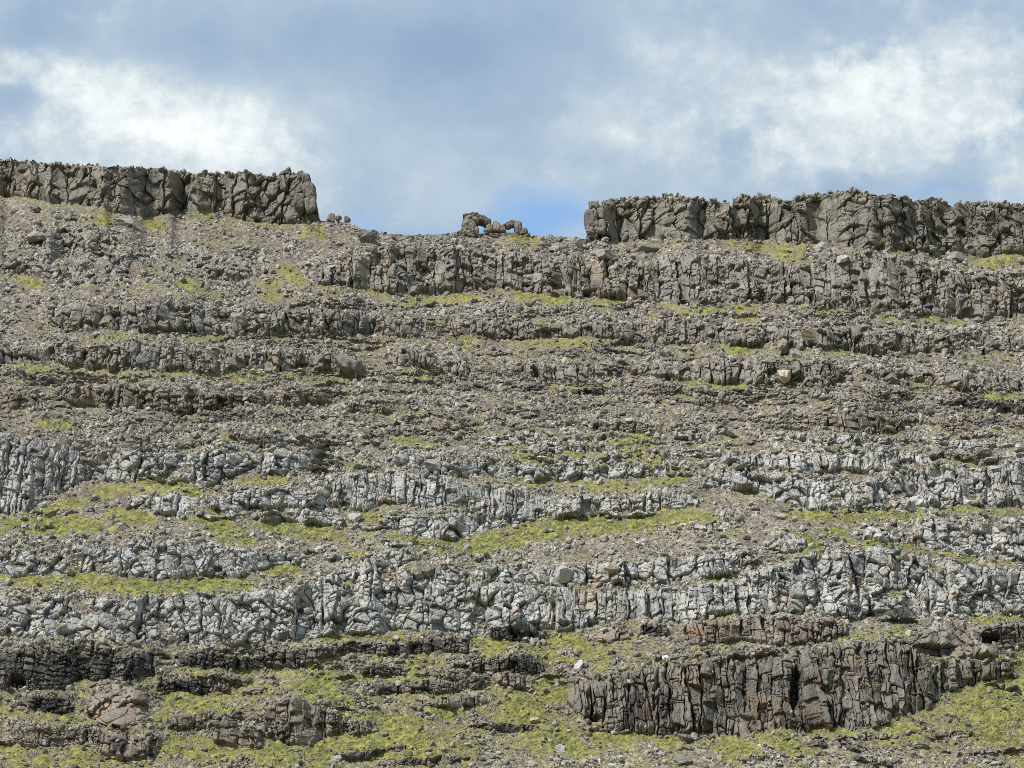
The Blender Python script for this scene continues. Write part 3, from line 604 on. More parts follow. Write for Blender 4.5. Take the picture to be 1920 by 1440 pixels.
# ------------------------------------------------------------------ rock relief
D = np.zeros((R, C), f4)           # push out of the face, metres
shade = np.ones((R, C), f4)        # block-to-block albedo differences
big = fbm(X / 14, Z / 22, 11, 3) * 1.3 + fbm(X / 5, Z / 8, 12, 2) * 0.5
blk = np.zeros((R, C), f4)
for si, sname in enumerate(SN):
    S = ST[sname]
    I = np.nonzero((sty == si) & (cm > 0.03))
    if not len(I[0]): continue
    x = X[I]; z = Z[I]
    w_, h_, cd = S['w'], S['h'], S['cd']
    box = True
    lo = 2.2 * w_
    wx = x + 0.13 * w_ * fbm(x / lo, z / (1.3 * h_), 20 + si, 2)
    wz = z + 0.16 * h_ * fbm(x / lo + 31, z / (1.3 * h_) + 7, 24 + si, 3)
    if sname in ('column',):
        wx = x + 0.05 * w_ * fbm(x / 2, z / 9, 20 + si, 2)
    blocky = sname not in ('light', 'rub', 'dome')
    if blocky and sname != 'sum':
        r1, r2, r3, e, dx, dz, f1 = joints(wx, wz, w_, h_, 100 + 10 * si)
    else:
        r1, r2, r3, e, dx, dz, f1 = voro(wx, wz, w_, h_, 100 + 10 * si, 0.92, 0.45, False)
    o = 0.24 * min(w_, h_)
    rnd = {'light': 0.09, 'rub': 0.10}.get(sname, 0.035)
    tilt = np.clip(dx * (r2 - 0.5) * 1.5 + dz * (r3 - 0.66) * 1.0 * w_ / max(h_, w_), -1.4 * o, 1.4 * o)
    fade = 0.12 + 0.88 * sst(vn(x / 3.1, z / 3.3, 700 + si), -0.35, 0.35)
    d = (r1 - 0.5) * 2 * o + tilt - rnd * w_ * np.exp(-e / (0.10 * w_)) - cd * fade * np.exp(-(e / 0.19) ** 2)
    # second set of joints, smaller
    wx2 = wx + 0.06 * fbm(x / 0.9, z / 0.9, 30 + si, 2); wz2 = wz + 0.06 * fbm(x / 0.9, z / 0.9, 33 + si, 2)
    sw_, sh_ = max(0.42 * w_, 0.62), (2.6 if sname == 'column' else max(min(0.42 * h_, 2.2), 0.6))
    if blocky:
        q1, q2, q3, e2, dx2, dz2, _ = joints(wx2 + 3 * r1, wz2 + 2 * r2, sw_, sh_, 140 + 10 * si)
    else:
        q1, q2, q3, e2, dx2, dz2, _ = voro(wx2, wz2, sw_, sh_, 140 + 10 * si, 0.95, 0.4, False)
    sel = sst(r2 + 0.5 * vn(x / 4, z / 4, 720 + si), 0.1, 0.6)
    if sname in ('light', 'col', 'rub'): sel = 0.35 + 0.65 * sel
    if sname == 'sum': sel = sel * 0.75
    d += sel * ((q1 - 0.5) * 0.42 * o * 2 + np.clip(dx2 * (q2 - 0.5) * 1.4 + dz2 * (q3 - 0.62) * 1.2, -0.3, 0.3)
                - 0.12 * np.exp(-e2 / 0.10) - 0.42 * cd * np.exp(-(e2 / 0.12) ** 2))
    # tall clefts that run through the whole cliff
    if 'cl' in S:
        cx_ = x + 0.07 * S['cl'] * fbm(x / 5, z / 5, 760 + si, 2)
        k1, k2, k3, ec, dxc, _, _ = voro(cx_, z, S['cl'], 34.0, 770 + 10 * si, 0.95, 0.7, True)
        cf = sst(vn(x / 6, z / 7, 790 + si), -0.45, 0.25)
        d += (k1 - 0.5) * (0.42 if sname == 'column' else 0.25) * S['cl'] + np.clip(dxc * (k2 - 0.5) * 1.3, -.8, .8) - cf * (1.4 * cd * np.exp(-(ec / 0.24) ** 2) + 0.12 * np.exp(-ec / 0.3))
    # chips
    p1, p2, p3, e3, dx3, dz3, _ = voro(wx2 * 1.01 + 3, wz2, 0.36, 0.33, 180 + 10 * si, 0.95, 0.4, False)
    d += (p1 - 0.5) * 0.075 + np.clip(dx3 * (p2 - .5) + dz3 * (p3 - .6), -.1, .1) * 0.5
    # thin bedding seams in the layered rocks
    if sname in ('brown', 'ledge', 'sum', 'grey', 'dark', 'light'):
        bed = vn(x / 7, z / 0.55 + 0.4 * vn(x / 3, z / 2, 741), 740 + si)
        d += -0.12 * sst(np.abs(bed), 0.10, 0.0) * (0.4 + 0.6 * sel)
    D[I] = d * cm[I] + S['p'] * cm[I] + big[I] * cm[I] * (1.0 if sname not in ('ledge', 'dark') else 0.5)
    shade[I] = 1 + cm[I] * ((r3 - 0.5) * 0.40 + sel * (q3 - 0.5) * 0.40 + (p2 - 0.5) * 0.24)
    blk[I] = r1
# foot of each cliff is slightly undercut, caves go deep
D -= 0.9 * sst(rel, 0.9, 0.98) * cm * (0.5 + 0.5 * vn(X / 4, Z / 9, 55))
for (x, y, rx, ry, dep) in CAVE:
    rr = max(rx, ry) * 1.6
    c0 = max(0, int((x - rr - U0) / DU)); c1 = min(C, int((x + rr - U0) / DU) + 1)
    uu = U[:, c0:c1] + 3 * vn(U[:, c0:c1] / 7, V[:, c0:c1] / 7, 61); vv = V[:, c0:c1] + 3 * vn(U[:, c0:c1] / 7, V[:, c0:c1] / 7, 62)
    m = np.sqrt(((uu - x) / rx) ** 2 + ((vv - y) / ry) ** 2)
    D[:, c0:c1] -= dep * (1 - sst(m, 0.7, 1.1))
wet = np.zeros((R, C), f4)  # one mask for wet stains and the painted shade of recesses
for (x, y, rx, ry, st) in WET_SHADE:
    rr = max(rx, ry) * 1.8
    c0 = max(0, int((x - rr - U0) / DU)); c1 = min(C, int((x + rr - U0) / DU) + 1)
    m = ((U[:, c0:c1] - x) / (rx * 1.25)) ** 2 + ((V[:, c0:c1] - y) / (ry * 1.25)) ** 2
    wet[:, c0:c1] = np.maximum(wet[:, c0:c1], st * (1 - m))
wet = sst(wet + 0.5 * fbm(U / 5, V / 22, 63, 3), 0.1, 0.6)

# scree and soil
Sx = X; Sz = Z * 1.35
soil = sst(fbm((U + 1.2 * V) / 60, (V - 0.5 * U) / 24, 88, 3) + 0.25 * vn(U / 5, V / 5, 89), 0.35, 0.75) * (1 - zone_low * 0.5)
patch = sst(fbm((U + 0.8 * V) / 55, (V - 0.35 * U) / 20, 87, 4), -0.30, 0.45)      # where the debris lies thick
rub = np.clip((0.50 + 0.50 * patch) * (1 - 0.85 * grass - 0.6 * soil - 0.2 * moss) + 0.5 * crest, 0.04, 1.2)
free = 1 - cm
wx = Sx + 0.25 * vn(Sx / 0.9, Sz / 0.9, 91); wz = Sz + 0.25 * vn(Sx / 0.9 + 5, Sz / 0.9, 92)
dS = fbm(X / 9, Z / 6, 13, 3) * 0.7
r1, r2, r3, e, dx, dz, f1 = voro(wx, wz, 1.5, 1.2, 500, 0.95, 0.5, False)
on = sst(r1 + 0.35 * vn(X / 5, Z / 4, 93) + 0.3 * (rub - 0.7), 0.42, 0.6)
dS += rub * on * (0.36 * sst(e, 0.0, 0.50) + np.clip(dx * (r2 - .5) + dz * (r3 - .6), -.3, .3) * 0.8)
shS = 1 + on * (r2 - 0.45) * 0.55
stn = on * sst(e, 0.05, 0.2)
r1, r2, r3, e, dx, dz, f1 = voro(wx * 1.03 + 9, wz, 0.72, 0.58, 520, 0.95, 0.5, False)
on2 = sst(r1 + 0.3 * (rub - 0.7), 0.3, 0.5)
dS += rub * on2 * (0.17 * sst(e, 0.0, 0.24) + np.clip(dx * (r2 - .5) + dz * (r3 - .6), -.15, .15) * 0.8)
shS += on2 * (r3 - 0.45) * 0.65
stn = np.maximum(stn, on2 * sst(e, 0.03, 0.1) * 0.9) * np.clip(rub, 0, 1)
r1, r2, r3, e, dx, dz, f1 = voro(wx + 4, wz, 0.36, 0.31, 540, 0.95, 0.4, False)
dS += (0.25 + 0.75 * rub) * (r1 - 0.3) * 0.07
shS += (r2 - 0.45) * 0.6
del r1, r2, r3, e, dx, dz, f1, wx, wz
gb = fbm((X + 0.8 * Z) / 1.1, (Z - 0.4 * X) / 0.5, 94, 3)
t1_, t2_, t3_, te, tdx, tdz, tf = voro(X + 0.3 * gb, Sz, 0.75, 0.5, 560, 0.95, 0.5, False)
dS += grass * (0.18 * gb + 0.30 * sst(te, 0, 0.3) * t1_)
tuss = t2_
Dy = -(D * 0.97) - free * dS * 0.80
Dz = D * 0.12 + free * dS * 0.50
Y2 = Y + Dy; Z2 = Z + Dz
X2 = X + cm * 0.35 * fbm(X / 1.7, Z / 1.7, 95, 2)

# ------------------------------------------------------------------ colour of the stuff itself, with shade painted in at recesses
lightz = sst(V + 26 * fbm(U / 90, V / 60, 96, 2), 815, 880) * (1 - sst(V + 22 * fbm(U / 80, V / 50, 97, 2), 1150, 1230))
greyz = sst(V + 20 * fbm(U / 60, V / 40, 98, 2), 1385, 1425) * sst(U, 850, 1000)       # pale rubble along the lower right edge
pal = np.array([ST[s]['c'] for s in SN], f4)


def mixc(a, b, m):
    return a + (np.asarray(b, f4) - a) * m[..., None]


scree_up = np.array((0.252, 0.230, 0.200), f4)
scree_lt = np.array((0.268, 0.247, 0.213), f4)
scree_lo = np.array((0.215, 0.195, 0.160), f4)


def scree_col(lz, lw, gz):
    c = np.broadcast_to(scree_up, lz.shape + (3,)).copy()
    c = mixc(c, scree_lo, lw); c = mixc(c, scree_lt, np.maximum(lz, gz))
    return c


scol = scree_col(lightz, zone_low, greyz)
earth = mixc(scol * np.array((0.54, 0.50, 0.43), f4), (0.150, 0.132, 0.070), 0.65 * zone_low)
col = (earth + (scol * 1.12 - earth) * stn[..., None]) * shS[..., None]
khaki = sst(fbm((U + V) / 70, V / 22, 99, 4) + 0.3 * gn2, -0.1, 0.6)
col = mixc(col, (0.215, 0.190, 0.105), (0.52 + 0.15 * zone_low) * khaki * (1 - 0.6 * crest) * (1 - 0.6 * stn))
col = mixc(col, (0.125, 0.097, 0.082), 0.6 * soil * sst(-crest, -0.5, 0.1))
col = mixc(col, (0.215, 0.195, 0.070), 0.7 * moss * (1 - 0.5 * stn))
rc = pal[np.maximum(sty, 0)] * shade[..., None]
# bare patches and lichen: slow drift of tint on the faces
t1 = fbm(X / 6, Z / 4, 101, 3)
rc = rc * (1 + 0.14 * t1)[..., None]
warm = sst(fbm(X / 4 + 50, Z / 4, 102, 3), 0.15, 0.7)
rc = mixc(rc, rc * np.array((1.10, 0.99, 0.84), f4), 0.6 * warm * (1 - 0.6 * lightz))
rc = mixc(rc, np.array((0.33, 0.33, 0.32), f4), 0.25 * sst(fbm(X / 1.1, Z / 1.1, 103, 3), 0.2, 0.7) * (0.4 + 0.6 * lightz))
streak = sst(fbm(X / 0.9, Z / 7.5, 110, 3) + 0.5 * fbm(X / 6, Z / 6, 111, 2), 0.15, 0.75)       # water-darkened streaks
rc = rc * (1 - 0.34 * streak)[..., None]
patchy = sst(fbm(X / 2.6, Z / 1.9, 112, 4), -0.05, 0.55)
rc = mixc(rc, np.array((0.245, 0.222, 0.196), f4) * shade[..., None], 0.38 * patchy * lightz)
rust = sst(fbm(X / 3.3 + 9, Z / 2.2, 113, 3), 0.45, 0.85)
rc = mixc(rc, rc * np.array((1.18, 0.93, 0.72), f4), 0.6 * rust)
mossy = sst(fbm(X / 3, Z / 2.4, 104, 3), 0.35, 0.8) * 0.5
rc = mixc(rc, (0.15, 0.15, 0.075), 0.5 * mossy)
rc = mixc(rc, scol * shade[..., None], 0.35 * (1 - sst(rel, 0.0, 0.22)))
col = mixc(col, rc, sst(cm, 0.1, 0.6))
col = col * (1 - 0.6 * wet * np.maximum(cm, 0.4))[..., None]  # albedo darkened for wet stains and for shade in hollows and clefts
bluish = np.array((0.9, 0.98, 1.12), f4)
col = mixc(col, col * bluish, 0.6 * wet)
gy = sst(gb + 0.9 * gn2 + 0.5 * gn, -0.8, 1.0)
gcol = mixc(np.broadcast_to(np.array((0.120, 0.124, 0.036), f4), (R, C, 3)).copy(), (0.262, 0.256, 0.078), gy)
gcol = mixc(gcol, (0.205, 0.182, 0.105), 0.65 * sst(fbm((U + V) / 15, (V - 0.5 * U) / 6, 109, 3), 0.0, 0.7))
dry = sst(fbm(U / 30, V / 12, 105, 3) + 0.5 - 0.9 * sst(V, 880, 1000), 0.0, 0.9)
gcol = mixc(gcol, (0.245, 0.215, 0.105), 0.60 * dry)
gcol = gcol * (0.84 + 0.32 * tuss)[..., None]
col = mixc(col, gcol, grass)
col = np.clip(col, 0.012, 0.62).astype(f4)
print('relief done', R, C)


# ------------------------------------------------------------------ mesh and material helpers
def mesh_np(name, verts, faces, color=None, mats=(), smooth=False):
    me = bpy.data.meshes.new(name)
    n = len(verts); m = len(faces); q = faces.shape[1]
    me.vertices.add(n); me.vertices.foreach_set('co', np.ascontiguousarray(verts, f4).ravel())
    me.loops.add(m * q); me.loops.foreach_set('vertex_index', np.ascontiguousarray(faces, np.int32).ravel())
    me.polygons.add(m)
    me.polygons.foreach_set('loop_start', np.arange(0, m * q, q, dtype=np.int32))
    me.update(calc_edges=True)
    if not smooth:
        me.polygons.foreach_set('use_smooth', np.zeros(m, bool))
    if color is not None:
        at = me.color_attributes.new('tint', 'FLOAT_COLOR', 'POINT')
        c4 = np.ones((n, 4), f4); c4[:, :3] = color
        at.data.foreach_set('color', c4.ravel())
    for mt in mats:
        me.materials.append(mt)
    return me


def link(name, me, parent=None):
    o = bpy.data.objects.new(name, me)
    COL.objects.link(o)
    if parent: o.parent = parent
    return o


def tag(o, label=None, cat=None, group=None, kind=None):
    if label: o['label'] = label
    if cat: o['category'] = cat
    if group: o['group'] = group
    if kind: o['kind'] = kind
    return o


def rock_mat(name, base=None, vary=0.30, spot=0.0, bump=0.5, rough=0.95, grit=0.0):
    """base None: albedo from the per-vertex 'tint'; else a fixed stone colour with per-object variation"""
    m = bpy.data.materials.new(name); m.use_nodes = True
    t = NT(m.node_tree)
    o = t.node('ShaderNodeOutputMaterial'); b = t.node('ShaderNodeBsdfPrincipled')
    t.l.new(b.outputs[0], o.inputs[0])
    geo = t.node('ShaderNodeNewGeometry').outputs['Position']
    if base is None:
        c = t.node('ShaderNodeAttribute', attribute_name='tint').outputs['Color']
    else:
        rnd = t.node('ShaderNodeObjectInfo').outputs['Random']
        c = t.mix(rnd, (*[x * 0.72 for x in base], 1), (*[min(x * 1.25, .8) for x in base], 1))
    n1 = t.noise(geo, 1.1, 5, 0.62)
    n2 = t.noise(geo, 5.0, 4, 0.6)
    f = t.math('ADD', t.math('MULTIPLY', t.math('SUBTRACT', n1, 0.5), vary * 1.6), t.math('MULTIPLY', t.math('SUBTRACT', n2, 0.5), vary * 2.2))
    f = t.math('ADD', f, 1.0)
    s = t.node('ShaderNodeVectorMath', operation='SCALE'); t.put(s.inputs[0], c); t.put(s.inputs[3], f)
    c = s.outputs[0]
    if spot > 0:                   # crustose lichen
        l1 = t.smooth(t.noise(geo, 3.2, 3, 0.7), 0.60, 0.70)
        c = t.mix(t.math('MULTIPLY', l1, spot), c, (0.44, 0.44, 0.41, 1))
    hgt = t.math('ADD', n2, t.math('MULTIPLY', n1, 1.2))
    if grit:
        vo = t.node('ShaderNodeTexVoronoi'); t.put(vo.inputs['Vector'], geo); vo.inputs['Scale'].default_value = 2.6
        vs_ = t.node('ShaderNodeSeparateColor'); t.put(vs_.inputs[0], vo.outputs['Color'])
        gs = t.node('ShaderNodeVectorMath', operation='SCALE'); t.put(gs.inputs[0], c)
        t.put(gs.inputs[3], t.math('ADD', 1.0 - grit * 0.5, t.math('MULTIPLY', vs_.outputs[0], grit)))
        c = gs.outputs[0]
        hgt = t.math('SUBTRACT', hgt, t.math('MULTIPLY', vo.outputs['Distance'], 1.5))
    t.put(b.inputs['Base Color'], c)
    b.inputs['Roughness'].default_value = rough
    b.inputs['Specular IOR Level'].default_value = 0.18
    bp = t.node('ShaderNodeBump')
    bp.inputs['Strength'].default_value = bump; bp.inputs['Distance'].default_value = 0.12
    t.put(bp.inputs['Height'], hgt)
    t.l.new(bp.outputs[0], b.inputs['Normal'])
    return m


M_rock = rock_mat('weathered_basalt', None, 0.26, 0.35, 0.45)
M_ground = rock_mat('stony_ground', None, 0.34, 0.20, 0.8, grit=0.7)
M_loose = rock_mat('loose_stone', None, 0.30, 0.25, 0.5)
M_grass = rock_mat('short_grass', None, 0.34, 0.0, 0.8, grit=0.22)
M_stone = {'up': rock_mat('taupe_stone', (0.245, 0.228, 0.208), 0.4, 0.3, 0.8), 'lt': rock_mat('pale_stone', (0.320, 0.312, 0.290), 0.4, 0.35, 0.8),
           'lo': rock_mat('brown_stone', (0.225, 0.195, 0.165), 0.3, 0.3), 'dk': rock_mat('summit_stone', (0.195, 0.182, 0.160), 0.3, 0.25)}

# ------------------------------------------------------------------ split the sheet into cliffs, grass and hillside
P = np.stack([X2, Y2, Z2], -1).reshape(-1, 3)
CF = col.reshape(-1, 3)
idx = np.arange(R * C, dtype=np.int32).reshape(R, C)
quad = np.stack([idx[:-1, :-1], idx[1:, :-1], idx[1:, 1:], idx[:-1, 1:]], -1).reshape(-1, 4)
fc = np.where((cm > 0.45), cid, -1)[:-1, :-1].reshape(-1)
fg = (grass[:-1, :-1].reshape(-1) > 0.5) & (fc < 0)


def sub_mesh(name, q, mat):
    u, inv = np.unique(q.ravel(), return_inverse=True)
    return mesh_np(name, P[u], inv.reshape(q.shape).astype(np.int32), CF[u], (mat,))


order = np.argsort(fc, kind='stable')
fcs = fc[order]
CLIFF = []
for i, (stl, sh, lab, top, bot) in enumerate(B):
    a, b = np.searchsorted(fcs, i), np.searchsorted(fcs, i, 'right')
    if b - a < 12: print('thin band', sh, b - a); continue
    o = link('cliff', sub_mesh('cliff', quad[order[a:b]], M_rock))
    cat = 'cliff' if stl in ('sum', 'grey', 'light', 'col', 'column', 'red') else 'rock ledge'
    if cat == 'rock ledge': o.name = 'rock_ledge'
    tag(o, lab, cat, {'sum': 'cliffs along the summit ridge', 'grey': 'grey cliff tiers of the upper slope'}.get(stl, 'cliffs and ledges of the lower slope'))
    CLIFF.append(o)

# hillside: remaining ground, plus the plateau behind the skyline and the slope down to the viewer
rest = quad[(fc < 0) & ~fg]
ext_v = []; ext_c = []; ext_f = []
nb = R * C


def add_strip(prev_idx, pts, colr):
    global nb
    n = len(pts)
    ids = np.arange(nb, nb + n, dtype=np.int32); nb += n
    ext_v.append(pts.astype(f4)); ext_c.append(np.broadcast_to(np.array(colr, f4), (n, 3)) * (1 + 0.25 * vn(pts[:, 0] / 2, pts[:, 1] / 2, 107))[:, None])
    return ids


step = 1
prev = idx[0]; pt = P[prev].copy()
for dy, dz in ((1.2, -.25), (3, -.5), (6, -1.2), (12, -3), (30, -9), (80, -26), (260, -110), (700, -300)):
    pt = pt + np.array((0, dy, dz), f4)
    if dy > 10: pt[:, 2] = 0.6 * pt[:, 2] + 0.4 * pt[:, 2].mean()
    q = pt.copy(); q[:, 2] += min(dy, 4) * 0.12 * vn(q[:, 0] / 1.5, q[:, 1] / 1.5, 108)
    ids = add_strip(prev, q, (0.2, 0.185, 0.16))
    ext_f.append(np.stack([ids[:-1], prev[:-1], prev[1:], ids[1:]], -1)); prev = ids
prev = idx[-1]; pt = P[prev].copy()
for f in (0.9, 0.72, 0.5, 0.3, 0.12):
    q = pt.copy(); q[:, 1] = pt[:, 1] * f; q[:, 2] = (pt[:, 2] + 6) * ((f - 0.08) / 0.92) ** 1.25 - 6
    ids = add_strip(prev, q, (0.17, 0.165, 0.07))
    ext_f.append(np.stack([prev[:-1], ids[:-1], ids[1:], prev[1:]], -1)); prev = ids
P_all = np.concatenate([P] + ext_v); C_all = np.concatenate([CF] + [np.ascontiguousarray(c) for c in ext_c])
side_v = []; side_f = []
for colm, sgn in ((0, -1), (C - 1, 1)):
    prev = idx[:, colm]
    for dxx, dz in ((40, 0), (150, -8), (600, -60), (2500, -400)):
        q = P_all[prev].copy(); q[:, 0] += sgn * dxx; q[:, 2] += dz
        ids = np.arange(len(P_all), len(P_all) + R, dtype=np.int32)
        P_all = np.concatenate([P_all, q]); C_all = np.concatenate([C_all, C_all[prev]])
        a = np.stack([prev[:-1], prev[1:], ids[1:], ids[:-1]], -1)
        if sgn < 0: a = a[:, ::-1]
        side_f.append(a); prev = ids
qs = np.concatenate([rest] + ext_f + side_f)
u_, inv = np.unique(qs.ravel(), return_inverse=True)
hill = link('hillside', mesh_np('hillside', P_all[u_], inv.reshape(qs.shape).astype(np.int32), C_all[u_], (M_ground,)))
tag(hill, 'steep stony mountainside of scree between rock tiers', 'hillside', None, 'structure')
# the flat land that everything stands on, out to the horizon
gv = np.array([(-20000, -20000, -7), (20000, -20000, -7), (20000, 20000, -7), (-20000, 20000, -7)], f4)
gnd = link('ground', mesh_np('ground', gv, np.array([[0, 1, 2, 3]], np.int32), np.full((4, 3), (0.16, 0.15, 0.06), f4), (M_grass,)))
tag(gnd, 'rough grassy ground at the foot of the mountain', 'ground', None, 'structure')


# ------------------------------------------------------------------ surface lookup
def look(u, v):
    """hillside point seen at a place of the photograph -> world position, metres per photo pixel, grid cell"""
    ci = np.clip(((np.asarray(u, f4) - U0) / DU).astype(int), 0, C - 1)
    vj = np.asarray(v, f4)
    lo = NTOP + ((vj - VJ) / DU).astype(int)
    hi = (NTOP * (vj - sky_u[ci]) / (VJ - sky_u[ci])).astype(int)
    ri = np.clip(np.where(vj >= VJ, lo, hi), 0, R - 1)
    p = np.stack([X2[ri, ci], Y2[ri, ci], Z2[ri, ci]], -1)
    return p, Y[ri, ci] / FPX / dyv(vj), ri, ci


rng = np.random.default_rng(7)


def ico(sub):
    bm = bmesh.new(); bmesh.ops.create_icosphere(bm, subdivisions=sub, radius=1.0)
    v = np.array([x.co[:] for x in bm.verts], f4); f = np.array([[y.index for y in x.verts] for x in bm.faces], np.int32)
    bm.free(); return v, f


def stone_shape(sub, seed, n=11, rough=0.05):
    r = np.random.default_rng(seed)
    v, f = ico(sub)
    n = max(6, int(n * 0.7))
    nn = r.normal(size=(n, 3)); nn /= np.linalg.norm(nn, axis=1, keepdims=True)
    nn = np.concatenate([nn, -nn[: n // 3]])
    off = r.uniform(0.50, 0.95, len(nn))
    dt = v @ nn.T
    rad = np.min(np.where(dt > 0.08, off / np.maximum(dt, 0.08), 9), 1)
    rad = np.minimum(rad, 1.35)
    v = v * rad[:, None]
    v = v * r.uniform((0.85, 0.75, 0.6), (1.3, 1.1, 0.95))
    if rough:
        ph = r.uniform(0, 6, 3)
        nz_ = np.sin(v[:, 0] * 7 + ph[0]) * np.sin(v[:, 1] * 6 + ph[1]) + 0.6 * np.sin(v[:, 2] * 13 + ph[2] + 4 * v[:, 0])
        v = v * (1 + rough * nz_)[:, None]
    return v.astype(f4), f


def euler_mats(a):
    cx, sx = np.cos(a[:, 0]), np.sin(a[:, 0]); cy, sy = np.cos(a[:, 1]), np.sin(a[:, 1]); cz, sz = np.cos(a[:, 2]), np.sin(a[:, 2])
    m = np.empty((len(a), 3, 3), f4)
    m[:, 0, 0] = cz * cy; m[:, 0, 1] = cz * sy * sx - sz * cx; m[:, 0, 2] = cz * sy * cx + sz * sx
    m[:, 1, 0] = sz * cy; m[:, 1, 1] = sz * sy * sx + cz * cx; m[:, 1, 2] = sz * sy * cx - cz * sx
    m[:, 2, 0] = -sy; m[:, 2, 1] = cy * sx; m[:, 2, 2] = cy * cx
    return m


# ------------------------------------------------------------------ scree stones
NC = 330000
cu = rng.uniform(-120, 2040, NC); cv = rng.uniform(395, 1500, NC)
ok = cv > np.interp(cu, ucol, sky_u) + 4
cu, cv = cu[ok], cv[ok]
szp = 1.0 * (1 - rng.random(len(cu))) ** (-1 / 2.15)          # radius in photo pixels, heavy tail
pp, mpp, ri, ci = look(cu, cv)
dens = free[ri, ci] ** 2 * np.clip(rub[ri, ci], 0, 1) * (0.24 + 0.45 * crest[ri, ci] + 0.50 * patch[ri, ci])
dens = dens + 0.14 * cm[ri, ci] * (1 - np.clip(rel[ri, ci] * 3.2, 0, 1)) + 0.04 * grass[ri, ci] + 0.02
keep = rng.random(len(cu)) < dens * 0.9
cu, cv, pp, mpp, ri, ci, szp = cu[keep], cv[keep], pp[keep], mpp[keep], ri[keep], ci[keep], szp[keep]
nk = 1500                          # rubble lying along the crests of the summit cliffs
ku = rng.uniform(-120, 2040, nk); ku = ku[(ku < 590) | (ku > 1104)]
kv = np.interp(ku, ucol, sky_u) + rng.uniform(0.3, 9, len(ku)) ** 1.0
kp, kmp, kri, kci = look(ku, kv)
cu = np.concatenate([cu, ku]); cv = np.concatenate([cv, kv]); pp = np.concatenate([pp, kp]); mpp = np.concatenate([mpp, kmp]); ri = np.concatenate([ri, kri]); ci = np.concatenate([ci, kci])
szp = np.concatenate([szp, 1.7 * (1 - rng.random(len(ku))) ** (-1 / 2.6)])
szp = np.minimum(szp, 6.5) * np.where(cm[ri, ci] > 0.4, 0.7, 1)
print('stones', len(cu))
srt = np.argsort(-szp)
NB = 225
bigs, small = srt[:NB], srt[NB:]
zl, zw, zg = lightz[ri, ci], zone_low[ri, ci], greyz[ri, ci]
summ = (cm[ri, ci] > 0.4) & (cv < 480)


def scatter(sel, name):
    protos = [stone_shape(1 if i < 16 else 2, 40 + i, 9, 0.0) for i in range(32)]
    vs, fs, cs_ = [], [], []; nv = 0
    which = rng.integers(0, 16, len(sel)) + 16 * (szp[sel] > 2.3)
    base_c = scree_col(zl[sel], zw[sel], zg[sel]) * 1.12
    base_c[summ[sel]] = np.array(ST['sum']['c'], f4) * 1.05
    tone = (0.60 + 0.80 * rng.random(len(sel)) ** 1.5).astype(f4)
    for k_ in range(32):
        s = sel[which == k_]; tt = tone[which == k_]; bc = base_c[which == k_]
        if not len(s): continue
        pv, pf = protos[k_]
        ang = np.stack([rng.normal(0, .5, len(s)), rng.normal(0, .5, len(s)), rng.uniform(0, 6.28, len(s))], -1)
        m = euler_mats(ang)
        rad = (szp[s] * mpp[s]).astype(f4)
        a = np.einsum('nij,vj->nvi', m, pv) * rad[:, None, None] + (pp[s] + np.stack([0 * rad, -0.3 * rad, 0.35 * rad], -1))[:, None, :]
        n_ = len(pv)
        vs.append(a.reshape(-1, 3))
        fs.append((pf[None] + (nv + n_ * np.arange(len(s)))[:, None, None]).reshape(-1, 3)); nv += n_ * len(s)
        cs_.append(np.repeat(np.clip(bc * tt[:, None], .02, .6), n_, 0))
    return mesh_np(name, np.concatenate(vs), np.concatenate(fs), np.concatenate(cs_), (M_loose,))


st = link('loose_stones', scatter(small, 'loose_stones'))
tag(st, 'countless small angular stones strewn over the scree slopes', 'loose stones', None, 'stuff')

# ------------------------------------------------------------------ grass: turf with its tussocks, one object
gq = quad[fg]
u_, inv = np.unique(gq.ravel(), return_inverse=True)
gV, gF, gC = P[u_], inv.reshape(gq.shape).astype(np.int32), CF[u_]
gr = link('grass', mesh_np('grass', gV, gF, gC, (M_grass,)))
tag(gr, 'short yellow green grass growing on the ledges between cliffs', 'grass', None, 'stuff')

# ------------------------------------------------------------------ boulders: every one a thing
BSH = [mesh_np('boulder', *stone_shape(4, 300 + i, 13, 0.06), None, (M_stone['up'],)) for i in range(16)]


BDIM = []
for me_ in BSH:
    cc = np.array([v_.co[:] for v_ in me_.vertices]); BDIM.append(np.ptp(cc, axis=0))


def boulder(u, v, rp, mat, shape, rot=None, scale=(1, 1, 1), sink=0.3, name='boulder', true_shape=False):
    p, mp, a, b = look(np.array([u]), np.array([v]))
    r = float(rp * mp[0])
    o = bpy.data.objects.new(name, BSH[shape % 16])
    COL.objects.link(o)
    o.material_slots[0].link = 'OBJECT'; o.material_slots[0].material = mat
    o.location = (float(p[0, 0]), float(p[0, 1]) - 0.15 * r, float(p[0, 2]) + (0.5 - sink) * r)
    o.rotation_euler = rot if rot else (rng.normal(0, .4), rng.normal(0, .4), rng.uniform(0, 6.28))
    if true_shape:
        dm = BDIM[shape % 16]
        o.scale = tuple(2 * r * x / q for x, q in zip(scale, dm))
    else:
        o.scale = tuple(r * x for x in scale)
    return o


